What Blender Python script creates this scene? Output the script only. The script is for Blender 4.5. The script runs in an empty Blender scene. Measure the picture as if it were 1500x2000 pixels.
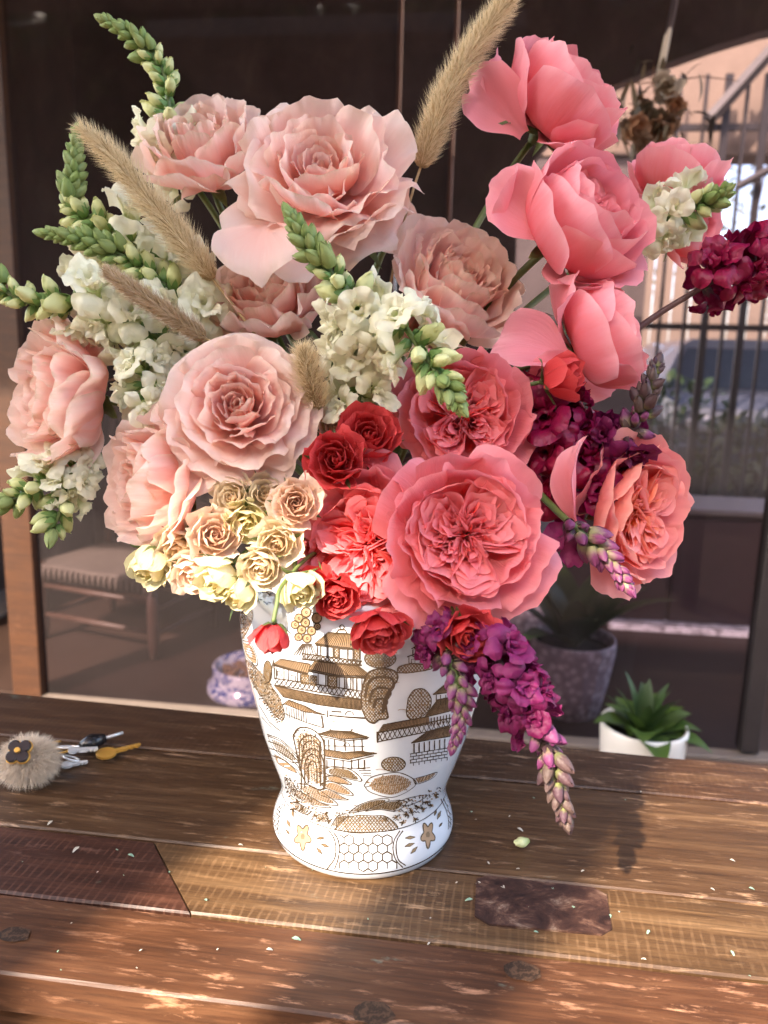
import bpy, math, random
import numpy as np
from mathutils import Vector, Matrix

random.seed(7)
RNG = np.random.default_rng(7)
S = bpy.context.scene
COL = S.collection

# ------------------------------------------------------------------ camera
CAM_H, PITCH, ROLL, FPX = 0.40, math.radians(11), math.radians(1.5), 1502.0
FW = np.array([0, math.cos(PITCH), -math.sin(PITCH)])
_r = np.array([1.0, 0, 0]); _u = np.cross(_r, FW)
RT = math.cos(ROLL) * _r + math.sin(ROLL) * _u
UP = -math.sin(ROLL) * _r + math.cos(ROLL) * _u
CAMPOS = np.array([0, 0, CAM_H])
cam_d = bpy.data.cameras.new('camera'); cam = bpy.data.objects.new('camera', cam_d); COL.objects.link(cam)
cam_d.sensor_fit = 'VERTICAL'; cam_d.sensor_height = 34.6; cam_d.sensor_width = 25.95
cam_d.lens = FPX / 2000 * 34.6
cam_d.clip_start = 0.02; cam_d.clip_end = 300
cam.matrix_world = Matrix(((RT[0], UP[0], -FW[0], 0), (RT[1], UP[1], -FW[1], 0), (RT[2], UP[2], -FW[2], CAM_H), (0, 0, 0, 1)))
cam_d.dof.use_dof = True; cam_d.dof.focus_distance = 0.575; cam_d.dof.aperture_fstop = 6.4
S.camera = cam

# ------------------------------------------------------------------ sky, sun, exposure
SUN_AZ, SUN_EL = math.radians(34), math.radians(38)       # direction the light travels (from +Y towards +X), height of the sun
SUN_TRAVEL = np.array([math.sin(SUN_AZ) * math.cos(SUN_EL), math.cos(SUN_AZ) * math.cos(SUN_EL), -math.sin(SUN_EL)])
W = bpy.data.worlds.new('World'); S.world = W; W.use_nodes = True
nt = W.node_tree; nt.nodes.clear()
sky = nt.nodes.new('ShaderNodeTexSky'); sky.sky_type = 'NISHITA'; sky.sun_disc = False
sky.dust_density = 3.0; sky.sun_elevation = SUN_EL; sky.sun_rotation = math.atan2(-SUN_TRAVEL[0], -SUN_TRAVEL[1])
bg = nt.nodes.new('ShaderNodeBackground'); bg.inputs['Strength'].default_value = 0.15
wo = nt.nodes.new('ShaderNodeOutputWorld')
nt.links.new(sky.outputs[0], bg.inputs[0]); nt.links.new(bg.outputs[0], wo.inputs[0])
sun_d = bpy.data.lights.new('sun', 'SUN'); sun = bpy.data.objects.new('sun', sun_d); COL.objects.link(sun)
sun_d.energy = 2.25; sun_d.angle = math.radians(0.9); sun_d.color = (1.0, 0.9, 0.76)
sun.rotation_euler = Vector(SUN_TRAVEL).to_track_quat('-Z', 'Y').to_euler()
sun.location = (-3, -4, 5)
S.view_settings.view_transform = 'Standard'; S.view_settings.look = 'None'
S.view_settings.gamma = 1; S.view_settings.use_curve_mapping = False
S.view_settings.exposure = 2.88
S.view_settings.use_white_balance = True; S.view_settings.white_balance_temperature = 6950; S.view_settings.white_balance_tint = 15
S.render.engine = 'CYCLES'
S.cycles.max_bounces = 9; S.cycles.diffuse_bounces = 4; S.cycles.transparent_max_bounces = 12
S.cycles.caustics_reflective = False; S.cycles.caustics_refractive = False

# ------------------------------------------------------------------ frames
def ray(px, py):
    return FW + RT * ((px - 750) / FPX) - UP * ((py - 1000) / FPX)
def P(px, py, depth):                       # a point of the place at that depth along the view axis
    return CAMPOS + ray(px, py) * depth
def G(px, py, z=0.0):                       # a point on the horizontal plane z
    d = ray(px, py); return CAMPOS + d * ((z - CAM_H) / d[2])
def face(dx, dy, dt):                       # right, up, towards the viewer
    a = RT * dx + UP * dy - FW * dt
    return a / np.linalg.norm(a)
YAW = math.radians(-7.0)
HX = np.array([math.cos(YAW), math.sin(YAW), 0]); HY = np.array([-math.sin(YAW), math.cos(YAW), 0])
def H(x, y, z): return HX * x + HY * y + np.array([0, 0, z])
def onplane(px, py, yh):                    # a point on the vertical plane y' = yh of the house
    d = ray(px, py); t = (yh - CAMPOS @ HY) / (d @ HY); p = CAMPOS + d * t
    return np.array([p @ HX, yh, p[2]])     # in house coordinates
FLOOR = -0.74

# ------------------------------------------------------------------ mesh helpers
def mesh(name, V, F, smooth=True, attrs=None):
    me = bpy.data.meshes.new(name)
    me.from_pydata([tuple(map(float, v)) for v in V], [], [tuple(map(int, f)) for f in F])
    if smooth and len(me.polygons):
        me.polygons.foreach_set('use_smooth', np.ones(len(me.polygons), dtype=bool))
    for k, a in (attrs or {}).items():
        at = me.attributes.new(k, 'FLOAT', 'POINT'); at.data.foreach_set('value', np.asarray(a, dtype=np.float32))
    me.update()
    return me
def link(name, me, mat=None, parent=None):
    o = bpy.data.objects.new(name, me); COL.objects.link(o)
    if mat is not None and not me.materials: me.materials.append(mat)
    if parent is not None: o.parent = parent
    return o
def empty(name, loc=(0, 0, 0)):
    o = bpy.data.objects.new(name, None); COL.objects.link(o); o.location = tuple(loc); o.empty_display_size = 0.02
    return o
def tag(o, label=None, cat=None, group=None, kind=None):
    if label: o['label'] = label
    if cat: o['category'] = cat
    if group: o['group'] = group
    if kind: o['kind'] = kind
    return o
class MB:
    def __init__(s): s.V = []; s.F = []; s.n = 0
    def add(s, V, F):
        V = np.asarray(V, float).reshape(-1, 3); s.V.append(V)
        s.F += [tuple(i + s.n for i in f) for f in F]; s.n += len(V); return s
    def box(s, c, d, rot=0, frame=None, bev=0.0):
        c = np.asarray(c, float); hx, hy, hz = [v / 2 for v in d]; b = min(bev, hx * .9, hy * .9, hz * .9)
        if b <= 0:
            v = np.array([[x, y, z] for z in (-hz, hz) for y in (-hy, hy) for x in (-hx, hx)])
            f = [(0, 2, 3, 1), (4, 5, 7, 6), (0, 1, 5, 4), (2, 6, 7, 3), (0, 4, 6, 2), (1, 3, 7, 5)]
        else:
            rings = []
            for z, k in ((-hz, b), (-hz + b, 0), (hz - b, 0), (hz, b)):
                x, y = hx - k, hy - k
                c_ = b if k == 0 else 0.0
                c_ = b * .6
                rings.append([(-x, -y + c_, z), (-x + c_, -y, z), (x - c_, -y, z), (x, -y + c_, z), (x, y - c_, z), (x - c_, y, z), (-x + c_, y, z), (-x, y - c_, z)])
            v = np.array([p for r in rings for p in r]); f = [tuple(range(7, -1, -1)), tuple(range(24, 32))]
            for i in range(3):
                for j in range(8): f.append((i * 8 + j, i * 8 + (j + 1) % 8, (i + 1) * 8 + (j + 1) % 8, (i + 1) * 8 + j))
        if rot: v = v @ np.array([[math.cos(rot), math.sin(rot), 0], [-math.sin(rot), math.cos(rot), 0], [0, 0, 1]])
        v = v + c
        if frame is not None: v = np.array([frame(*p) for p in v])
        return s.add(v, f)
    def tube(s, pts, rad, n=8, cap=True):
        pts = np.asarray(pts, float); m = len(pts)
        rad = np.full(m, rad, float) if np.isscalar(rad) else np.asarray(rad, float)
        T = np.gradient(pts, axis=0); T /= np.linalg.norm(T, axis=1)[:, None] + 1e-12
        a = np.array([0, 0, 1.0]) if abs(T[0][2]) < .9 else np.array([1.0, 0, 0])
        N = np.cross(T[0], a); N /= np.linalg.norm(N); V = []
        for i in range(m):
            N = N - T[i] * (N @ T[i]); N /= np.linalg.norm(N) + 1e-12; Bn = np.cross(T[i], N)
            for k in range(n):
                t = 2 * math.pi * k / n; V.append(pts[i] + rad[i] * (math.cos(t) * N + math.sin(t) * Bn))
        F = [(i * n + k, i * n + (k + 1) % n, (i + 1) * n + (k + 1) % n, (i + 1) * n + k) for i in range(m - 1) for k in range(n)]
        if cap: F += [tuple(range(n - 1, -1, -1)), tuple(range((m - 1) * n, m * n))]
        return s.add(V, F)
    def lathe(s, prof, n=48, c=(0, 0, 0), closed=False):
        V = []; m = len(prof)
        for r, z in prof:
            for k in range(n):
                t = 2 * math.pi * k / n; V.append((c[0] + r * math.cos(t), c[1] + r * math.sin(t), c[2] + z))
        F = [(i * n + k, i * n + (k + 1) % n, (i + 1) * n + (k + 1) % n, (i + 1) * n + k) for i in range(m - 1) for k in range(n)]
        if closed: F += [tuple(range(n - 1, -1, -1)), tuple(range((m - 1) * n, m * n))]
        return s.add(V, F)
    def ball(s, c, r, n=10, m=7, sc=(1, 1, 1)):
        V = []
        for i in range(m + 1):
            a = math.pi * i / m
            for k in range(n):
                t = 2 * math.pi * k / n
                V.append((c[0] + sc[0] * r * math.sin(a) * math.cos(t), c[1] + sc[1] * r * math.sin(a) * math.sin(t), c[2] - sc[2] * r * math.cos(a)))
        F = [(i * n + k, i * n + (k + 1) % n, (i + 1) * n + (k + 1) % n, (i + 1) * n + k) for i in range(m) for k in range(n)]
        return s.add(V, F)
    def arr(s): return np.concatenate(s.V), s.F
    def build(s, name, mat, parent=None, smooth=False, attrs=None):
        V, F = s.arr(); return link(name, mesh(name, V, F, smooth, attrs), mat, parent)
def catmull(pts, n=24):
    p = np.asarray(pts, float); p = np.vstack([2 * p[0] - p[1], p, 2 * p[-1] - p[-2]]); out = []
    segs = len(p) - 3; per = max(2, n // segs)
    for i in range(segs):
        a, b, c, d = p[i:i + 4]
        for t in np.linspace(0, 1, per, endpoint=(i == segs - 1)):
            out.append(.5 * ((2 * b) + (-a + c) * t + (2 * a - 5 * b + 4 * c - d) * t * t + (-a + 3 * b - 3 * c + d) * t ** 3))
    return np.array(out)

# ------------------------------------------------------------------ material helpers
class NT:
    def __init__(s, name):
        s.m = bpy.data.materials.new(name); s.m.use_nodes = True; s.t = s.m.node_tree; s.t.nodes.clear()
        s.out = s.t.nodes.new('ShaderNodeOutputMaterial')
    def n(s, typ, **kw):
        nd = s.t.nodes.new(typ)
        for k, v in kw.items(): setattr(nd, k, v)
        return nd
    def l(s, a, b): s.t.links.new(a, b)
    def val(s, x, sock):
        if hasattr(x, 'is_output'): s.l(x, sock)
        else: sock.default_value = x
    def math(s, op, a, b=0.0, clamp=False):
        nd = s.n('ShaderNodeMath', operation=op, use_clamp=clamp); s.val(a, nd.inputs[0]); s.val(b, nd.inputs[1]); return nd.outputs[0]
    def mix(s, fac, a, b, blend='MIX'):
        nd = s.n('ShaderNodeMix', data_type='RGBA', blend_type=blend)
        s.val(fac, nd.inputs[0])
        for x, i in ((a, 6), (b, 7)):
            if isinstance(x, tuple): nd.inputs[i].default_value = (*x[:3], 1)
            else: s.l(x, nd.inputs[i])
        return nd.outputs[2]
    def noise(s, scale, vec=None, detail=4, rough=.55, dist=0.0):
        nd = s.n('ShaderNodeTexNoise'); nd.inputs['Scale'].default_value = scale; nd.inputs['Detail'].default_value = detail
        nd.inputs['Roughness'].default_value = rough; nd.inputs['Distortion'].default_value = dist
        if vec is not None: s.l(vec, nd.inputs['Vector'])
        return nd.outputs['Fac']
    def ramp(s, fac, stops):
        nd = s.n('ShaderNodeValToRGB'); r = nd.color_ramp
        while len(r.elements) < len(stops): r.elements.new(.5)
        for e, (p, c) in zip(r.elements, stops):
            e.position = p; e.color = (*c[:3], 1) if isinstance(c, (tuple, list)) else (c, c, c, 1)
        s.l(fac, nd.inputs[0]); return nd.outputs[0]
    def coord(s, which='Object', scale=(1, 1, 1), rot=(0, 0, 0), loc=(0, 0, 0)):
        tc = s.n('ShaderNodeTexCoord'); mp = s.n('ShaderNodeMapping')
        mp.inputs['Scale'].default_value = scale; mp.inputs['Rotation'].default_value = rot; mp.inputs['Location'].default_value = loc
        s.l(tc.outputs[which], mp.inputs[0]); return mp.outputs[0]
    def attr(s, name): return s.n('ShaderNodeAttribute', attribute_name=name).outputs['Fac']
    def rnd(s): return s.n('ShaderNodeObjectInfo').outputs['Random']
    def bsdf(s, color, rough=.5, spec=.5, metal=0.0, coat=0.0, sss=0.0, bump=None, bstr=.2, bdist=.002, trans=0.0, tcol=None, sheen=0.0):
        b = s.n('ShaderNodeBsdfPrincipled')
        for x, k in ((rough, 'Roughness'), (spec, 'Specular IOR Level'), (metal, 'Metallic'), (coat, 'Coat Weight'), (sheen, 'Sheen Weight')):
            s.val(x, b.inputs[k])
        if isinstance(color, tuple): b.inputs['Base Color'].default_value = (*color[:3], 1)
        else: s.l(color, b.inputs['Base Color'])
        if sss: b.inputs['Subsurface Weight'].default_value = sss; b.inputs['Subsurface Radius'].default_value = (.004, .003, .002)
        if bump is not None:
            bp = s.n('ShaderNodeBump'); bp.inputs['Strength'].default_value = bstr; bp.inputs['Distance'].default_value = bdist
            s.l(bump, bp.inputs['Height']); s.l(bp.outputs[0], b.inputs['Normal'])
        sh = b.outputs[0]
        if trans:
            tr = s.n('ShaderNodeBsdfTranslucent'); c = tcol if tcol is not None else color
            if isinstance(c, tuple): tr.inputs[0].default_value = (*c[:3], 1)
            else: s.l(c, tr.inputs[0])
            mx = s.n('ShaderNodeMixShader'); mx.inputs[0].default_value = trans
            s.l(sh, mx.inputs[1]); s.l(tr.outputs[0], mx.inputs[2]); sh = mx.outputs[0]
        s.l(sh, s.out.inputs[0]); return s.m

def plain(name, col, rough=.5, var=.25, scale=20, **kw):
    t = NT(name); n = t.noise(scale, t.coord('Object'))
    c = t.mix(n, tuple(x * (1 - var) for x in col), tuple(min(1, x * (1 + var)) for x in col))
    return t.bsdf(c, rough, bump=n, bstr=.1, **kw)

def wood_mat(name, dark, mid, light, rough=.45, saw=0.0, grain=1.0, wear=.5, green=0.0):
    t = NT(name)
    oi = t.n('ShaderNodeObjectInfo'); off = t.math('MULTIPLY', oi.outputs['Random'], 31.0)
    tc = t.n('ShaderNodeTexCoord')
    add = t.n('ShaderNodeVectorMath', operation='ADD'); cmb = t.n('ShaderNodeCombineXYZ'); t.l(off, cmb.inputs[0]); t.l(off, cmb.inputs[1])
    t.l(tc.outputs['Object'], add.inputs[0]); t.l(cmb.outputs[0], add.inputs[1])
    def mp(sc):
        m = t.n('ShaderNodeMapping'); m.inputs['Scale'].default_value = sc; t.l(add.outputs[0], m.inputs[0]); return m.outputs[0]
    g1 = t.noise(1.0, mp((6 * grain, 90 * grain, 60)), 8, .65, .6)
    g2 = t.noise(1.0, mp((22, 420, 300)), 4, .6)
    big = t.noise(1.0, mp((7, 14, 10)), 5, .6)
    c = t.ramp(g1, [(.28, dark), (.5, mid), (.72, light)])
    c = t.mix(t.math('MULTIPLY', big, .9), c, tuple(x * .55 for x in mid), 'MIX')
    c = t.mix(t.ramp(g2, [(.45, 0.0), (.75, .55)]), c, tuple(x * .45 for x in dark))
    # worn, pale scuffs that run with the grain
    sc1 = t.noise(1.0, mp((26, 150, 90)), 6, .7, .3); sc2 = t.noise(1.0, mp((5, 6, 5)), 3, .5)
    w = t.math('MULTIPLY', t.ramp(sc1, [(.56, 0.0), (.68, 1.0)]), t.ramp(sc2, [(.40, 0.0), (.66, wear)]))
    c = t.mix(w, c, tuple(min(1, x * 1.9 + .05) for x in light))
    h = t.math('ADD', g1, t.math('MULTIPLY', g2, .4))
    if saw:
        wv = t.n('ShaderNodeTexWave', wave_type='BANDS', bands_direction='X'); wv.inputs['Scale'].default_value = 1.0
        wv.inputs['Distortion'].default_value = 5.0; wv.inputs['Detail'].default_value = 5; wv.inputs['Detail Scale'].default_value = 1.2
        m = t.n('ShaderNodeMapping'); m.inputs['Scale'].default_value = (46, 14, 9); m.inputs['Rotation'].default_value = (0, 0, .16)
        t.l(add.outputs[0], m.inputs[0]); t.l(m.outputs[0], wv.inputs['Vector'])
        msk = t.math('MULTIPLY', t.ramp(wv.outputs['Fac'], [(.70, 0.0), (.95, 1.0)]), t.ramp(t.noise(1.0, mp((9, 60, 9)), 3), [(.38, 0.0), (.62, saw)]))
        c = t.mix(msk, c, tuple(min(1, x * 1.7 + .03) for x in light)); h = t.math('ADD', h, t.math('MULTIPLY', msk, .6))
    if green:
        gm = t.math('MULTIPLY', t.ramp(t.noise(1.0, mp((16, 34, 20)), 5, .7), [(.66, 0.0), (.74, green)]), 1.0)
        c = t.mix(gm, c, (.16, .22, .17))
    r = t.math('ADD', t.math('MULTIPLY', big, .25), rough - .1)
    return t.bsdf(c, r, .4, bump=h, bstr=.35, bdist=.0012)

def petal_mat(name, core, mid, outer, edge, edge_amt=.5, back=None, trans=.32, spots=0.0, rough=.55, velvet=.03):
    t = NT(name); lay, pu, pv = t.attr('lay'), t.attr('pu'), t.attr('pv'); rn = t.rnd()
    f = t.math('ADD', t.math('MULTIPLY', lay, .68), t.math('MULTIPLY', pv, .32))
    f = t.math('ADD', f, t.math('MULTIPLY', t.math('SUBTRACT', rn, .5), .16))
    c = t.ramp(f, [(0.10, core), (.46, mid), (.92, outer)])
    # veins fan out from the petal base
    cm = t.n('ShaderNodeCombineXYZ'); t.l(t.math('MULTIPLY', pu, 14.0), cm.inputs[0]); t.l(t.math('MULTIPLY', pv, 1.6), cm.inputs[1]); t.l(t.math('MULTIPLY', rn, 40.0), cm.inputs[2])
    vn = t.noise(1.0, cm.outputs[0], 4, .6, .3)
    c = t.mix(t.math('MULTIPLY', t.math('SUBTRACT', vn, .42, True), .7), c, core)
    cm2 = t.n('ShaderNodeCombineXYZ'); t.l(t.math('MULTIPLY', pu, 3.0), cm2.inputs[0]); t.l(t.math('MULTIPLY', pv, 3.0), cm2.inputs[1]); t.l(t.math('MULTIPLY', rn, 77.0), cm2.inputs[2])
    en = t.noise(1.0, cm2.outputs[0], 5, .65)
    ed = t.math('MAXIMUM', t.math('POWER', pv, 5.0), t.math('MULTIPLY', t.math('POWER', t.math('ABSOLUTE', pu), 9.0), pv))
    em = t.math('MULTIPLY', t.math('MULTIPLY', ed, t.math('ADD', en, .25)), edge_amt, True)
    c = t.mix(em, c, edge)
    if spots:
        ed2 = t.math('MAXIMUM', t.math('POWER', pv, 12.0), t.math('MULTIPLY', t.math('POWER', t.math('ABSOLUTE', pu), 16.0), pv))
        sm = t.math('MULTIPLY', t.math('MULTIPLY', ed2, t.ramp(en, [(.46, 0.0), (.60, 1.0)])), spots, True)
        c = t.mix(sm, c, (.50, .27, .09))
    if back is not None:
        c = t.mix(t.math('MULTIPLY', t.n('ShaderNodeNewGeometry').outputs['Backfacing'], .55), c, back)
    h = t.math('ADD', vn, t.math('MULTIPLY', en, 1.2))
    return t.bsdf(c, rough, .3, bump=h, bstr=.40, bdist=.0015, trans=trans, sheen=velvet)

# ================================================================== THE SETTING
M = {}
M['table_a'] = wood_mat('wood dark red', (.022, .009, .0045), (.068, .030, .0135), (.165, .090, .045), .42, .06, 1, .8, .5)
M['table_b'] = wood_mat('wood brown', (.029, .013, .006), (.090, .044, .0195), (.21, .12, .060), .42, 0, 1, .9, .5)
M['table_c'] = wood_mat('wood red sawn', (.024, .008, .004), (.062, .022, .012), (.13, .052, .029), .45, .20, 1, .5, .45)
M['table_d'] = wood_mat('wood honey', (.038, .018, .0078), (.112, .057, .023), (.25, .145, .068), .45, .12, 1, .9, .3)
M['table_e'] = wood_mat('wood orange', (.031, .011, .0045), (.098, .038, .0155), (.225, .103, .048), .46, 0, 1, 1.0, .5)
M['jamb'] = wood_mat('wood jamb', (.026, .009, .003), (.062, .022, .007), (.10, .038, .012), .5, 0, .6, .2)
M['chair_wood'] = plain('chair wood', (.055, .026, .017), .5)
M['black_metal'] = plain('black metal', (.035, .03, .03), .4, metal=.3)
M['copper'] = plain('copper strip', (.30, .11, .05), .4, metal=.5)
M['stucco'] = plain('stucco', (.22, .165, .125), .9, .2, 9)
M['soil'] = plain('soil', (.012, .008, .006), .95)
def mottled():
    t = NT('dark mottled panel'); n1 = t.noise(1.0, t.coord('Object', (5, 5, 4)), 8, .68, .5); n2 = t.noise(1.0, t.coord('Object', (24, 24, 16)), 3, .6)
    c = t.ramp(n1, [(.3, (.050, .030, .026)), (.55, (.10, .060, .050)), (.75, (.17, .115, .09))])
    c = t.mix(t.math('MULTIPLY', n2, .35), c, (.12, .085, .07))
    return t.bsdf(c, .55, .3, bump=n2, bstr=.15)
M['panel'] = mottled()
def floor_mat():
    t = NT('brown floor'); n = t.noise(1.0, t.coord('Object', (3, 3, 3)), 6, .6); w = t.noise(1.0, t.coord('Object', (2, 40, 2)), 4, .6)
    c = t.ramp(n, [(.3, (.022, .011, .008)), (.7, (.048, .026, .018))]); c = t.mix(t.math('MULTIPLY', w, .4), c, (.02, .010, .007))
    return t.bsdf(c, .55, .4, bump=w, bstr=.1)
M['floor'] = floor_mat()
def glass_mat():
    t = NT('window glass'); lw = t.n('ShaderNodeFresnel'); lw.inputs['IOR'].default_value = 1.26
    tr = t.n('ShaderNodeBsdfTransparent'); tr.inputs[0].default_value = (.48, .42, .46, 1)  # dim mauve tint added to darken the room and yard behind
    gl = t.n('ShaderNodeBsdfGlossy'); gl.inputs['Roughness'].default_value = 0.0; gl.inputs[0].default_value = (1, 1, 1, 1)
    mx = t.n('ShaderNodeMixShader'); t.l(lw.outputs[0], mx.inputs[0]); t.l(tr.outputs[0], mx.inputs[1]); t.l(gl.outputs[0], mx.inputs[2]); 
    df = t.n('ShaderNodeBsdfDiffuse'); df.inputs[0].default_value = (.46, .39, .40, 1); dn = t.noise(1.0, t.coord('Object', (1.6, 1.6, 1.1)), 5, .6, .4)  # haze over the view, put into the pane as a faint diffuse colour
    m2 = t.n('ShaderNodeMixShader'); t.l(t.math('MULTIPLY', dn, .038), m2.inputs[0]); t.l(mx.outputs[0], m2.inputs[1]); t.l(df.outputs[0], m2.inputs[2]); t.l(m2.outputs[0], t.out.inputs[0])
    return t.m
M['glass'] = glass_mat()

YG = 2.27                                   # the glass stands here
def hbox(name, c, d, mat, parent=None, bev=.004, kind=None):
    o = MB().box((0, 0, 0), d, bev=bev).build(name, mat, parent)
    p = H(*c); o.location = p; o.rotation_euler.z = YAW
    if kind: o['kind'] = kind
    return o
g = tag(MB().box((0, 0, -.05), (160, 160, .1)).build('ground', plain('ground', (.42, .36, .29), .95, .25, 3)), kind='structure'); g.location.z = FLOOR - .02
hbox('porch_floor', (.2, .2, FLOOR - .01), (7, 4.1, .02), plain('porch tiles', (.16, .09, .06), .7, .3, 6), bev=0, kind='structure')
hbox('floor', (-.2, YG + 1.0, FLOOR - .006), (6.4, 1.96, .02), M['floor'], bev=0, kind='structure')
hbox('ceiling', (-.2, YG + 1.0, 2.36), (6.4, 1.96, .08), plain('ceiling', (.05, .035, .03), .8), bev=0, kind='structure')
hbox('added_eave', (-.2, 1.87, 2.365), (6.4, .80, .06), plain('added_eave', (.30, .25, .22), .85), bev=0, kind='structure')  # unseen slab added to keep the sun out of the room
hbox('added_eave', (-1.5, .685, 2.365), (4.0, 1.56, .055), plain('added_eave', (.30, .25, .22), .85), bev=0, kind='structure')  # unseen extension, added to block sun that would reach the room floor
hbox('roof', (-1.0, -1.09, 2.36), (2.3, 1.38, .10), plain('added roof', (.35, .30, .26), .85), bev=0, kind='structure')  # unseen slab added and sized to shade the top of the bouquet
hbox('wall_left', (-2.3, YG + 1.0, .8), (.1, 1.9, 3.1), M['panel'], bev=0, kind='structure')

# back wall: dark panels parted by copper seams, the right hand one cut to an arch
YB = 4.25
wall = tag(empty('back_wall', H(0, YB, FLOOR)), kind='structure')
def hplate(name, poly, y, thick, mat, parent=None):        # polygon (x', z) at plane y', with depth
    n = len(poly); V = [H(x, y, z) for x, z in poly] + [H(x, y + thick, z) for x, z in poly]
    F = [tuple(range(n)), tuple(range(2 * n - 1, n - 1, -1))] + [(i, n + i, n + (i + 1) % n, (i + 1) % n) for i in range(n)]
    o = link(name, mesh(name, V, F, False), mat, parent)
    if parent is not None: o.matrix_parent_inverse = Matrix.Translation(-Vector(parent.location))
    return o
s1, s2 = onplane(783, 0, YB)[0], onplane(893, 0, YB)[0]
hplate('panel', [(-2.3, FLOOR), (s1 - .012, FLOOR), (s1 - .012, 2.32), (-2.3, 2.32)], YB, .05, M['panel'], wall)
hplate('panel', [(s1 + .012, FLOOR), (s2 - .012, FLOOR), (s2 - .012, 2.32), (s1 + .012, 2.32)], YB + .005, .05, M['panel'], wall)
arch_px = [(1005, 600), (1010, 420), (1030, 330), (1085, 262), (1150, 200), (1215, 160), (1300, 124), (1400, 88), (1500, 58), (1600, 40), (1720, 40), (1850, 80)]
ap = [(q[0], q[2]) for q in (onplane(x, y, YB) for x, y in arch_px)]
ax0 = ap[0][0]
hplate('panel', [(s2 + .012, FLOOR), (ax0, FLOOR)] + ap + [(ap[-1][0], FLOOR), (3.0, FLOOR), (3.0, 2.32), (s2 + .012, 2.32)], YB, .12, M['panel'], wall)
for s in (s1, s2):
    o = hbox('seam_strip', (s, YB + .0, .79), (.017, .03, 3.04), M['copper'], bev=.003); o.parent = wall; o.matrix_parent_inverse = Matrix.Translation(-Vector(wall.location))

# the glazed shop front: sill, jamb, posts, pane
win = tag(empty('glass_front', H(0, YG, FLOOR)), 'tall glazed front standing behind the table with a timber left jamb', 'window')
def kid(o, p=None):
    p = p or win; o.parent = p; o.matrix_parent_inverse = Matrix.Translation(-Vector(p.location)); return o
jl = onplane(-60, 0, YG)[0]; jr = onplane(4, 0, YG)[0]
kid(hbox('jamb', ((jl + jr) / 2, YG, .78), (jr - jl, .05, 3.03), M['jamb']))
rp = onplane(1456, 1480, YG)[0]
kid(hbox('post', (rp, YG, .79), (.05, .06, 3.02), M['black_metal']))
kid(hbox('sill', ((jr + rp) / 2 + .6, YG - .02, FLOOR + .007), (rp - jr + 1.2, .06, .016), plain('sill', (.14, .11, .09), .7)))
pane = kid(hplate('glass_pane', [(jr + .001, FLOOR + .016), (rp - .026, FLOOR + .016), (rp - .026, 2.3), (jr + .001, 2.3)], YG, .0, M['glass']))
# one sheet, not two: keep only the front face
me = pane.data; import bmesh
bm = bmesh.new(); bm.from_mesh(me); bm.faces.ensure_lookup_table()
bmesh.ops.delete(bm, geom=[f for f in bm.faces][1:], context='FACES'); bm.to_mesh(me); bm.free()

# courtyard beyond the arch
def courtyard():
    YC = 6.1
    c = [onplane(x, y, YC) for x, y in ((960, 298), (1392, 302), (1520, 306))]
    zb = c[1][2]
    w = tag(hplate('courtyard_wall', [(c[0][0] - 1.2, zb), (5.5, zb), (5.5, 4.2), (c[0][0] - 1.2, 4.2)], YC, .3, M['stucco']), 'pale sunlit stucco wall over the gate beyond the arch', 'wall')
    xl = onplane(1285, 300, YC)[0]
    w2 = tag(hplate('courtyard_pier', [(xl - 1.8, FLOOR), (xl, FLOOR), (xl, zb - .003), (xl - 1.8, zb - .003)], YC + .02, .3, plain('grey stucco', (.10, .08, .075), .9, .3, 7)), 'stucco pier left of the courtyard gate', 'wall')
    gate = tag(empty('iron_gate', H(xl, YC - .2, FLOOR)), 'dark iron gate of thin upright bars in front of sunlit stucco', 'gate')
    for k, px in enumerate((1322, 1372, 1414, 1452, 1490, 1530, 1570)):
        x = onplane(px, 260, YC - .2)[0]
        kid(hbox('bar', (x, YC - .2, .82), (.05 if k in (2, 4) else .022, .022, 3.1), M['black_metal'], bev=0), gate)
    for py in (246, 640, 985):
        q = onplane(1450, py, YC - .2)
        kid(hbox('rail', (q[0], YC - .17, q[2]), (2.2, .03, .045), M['black_metal'], bev=0), gate)
    a = onplane(1385, 235, YC - .3); b = onplane(1560, 40, YC - .3)
    kid(MB().tube([H(*a), H(*b)], .05, 6).build('brace', M['black_metal']), gate)
    a = onplane(1440, 365, YC - .3); b = onplane(1560, 300, YC - .3)
    kid(MB().tube([H(*a), H(*b)], .03, 6).build('brace', M['black_metal']), gate)
    # fence of upright boards
    YF = 10.5
    f = tag(empty('board_fence', H(4, YF, FLOOR)), 'weathered grey fence of upright boards beyond the courtyard gate', 'fence')
    fm = plain('fence boards', (.22, .17, .13), .9, .35, 4); x = 1.5; proto = None
    ztop = onplane(1400, 478, YF)[2]
    while x < 7.5:
        o = link('board', proto.data) if proto else MB().box((0, 0, 0), (.21, .03, ztop - FLOOR)).build('board', fm)
        proto = proto or o
        o.location = H(x, YF + random.uniform(-.01, .01), (ztop + FLOOR) / 2 + random.uniform(-.06, .04)); o.rotation_euler.z = YAW; kid(o, f); x += .235
courtyard()
hplate('courtyard_paving', [(0, 0)] * 3, 0, 0, M['stucco']) if False else None
hbox('courtyard_ground', (2, 7.3, FLOOR - .008), (12, 6.2, .014), plain('courtyard paving', (.10, .08, .07), .9, .4, 5), bev=0, kind='structure')

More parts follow.
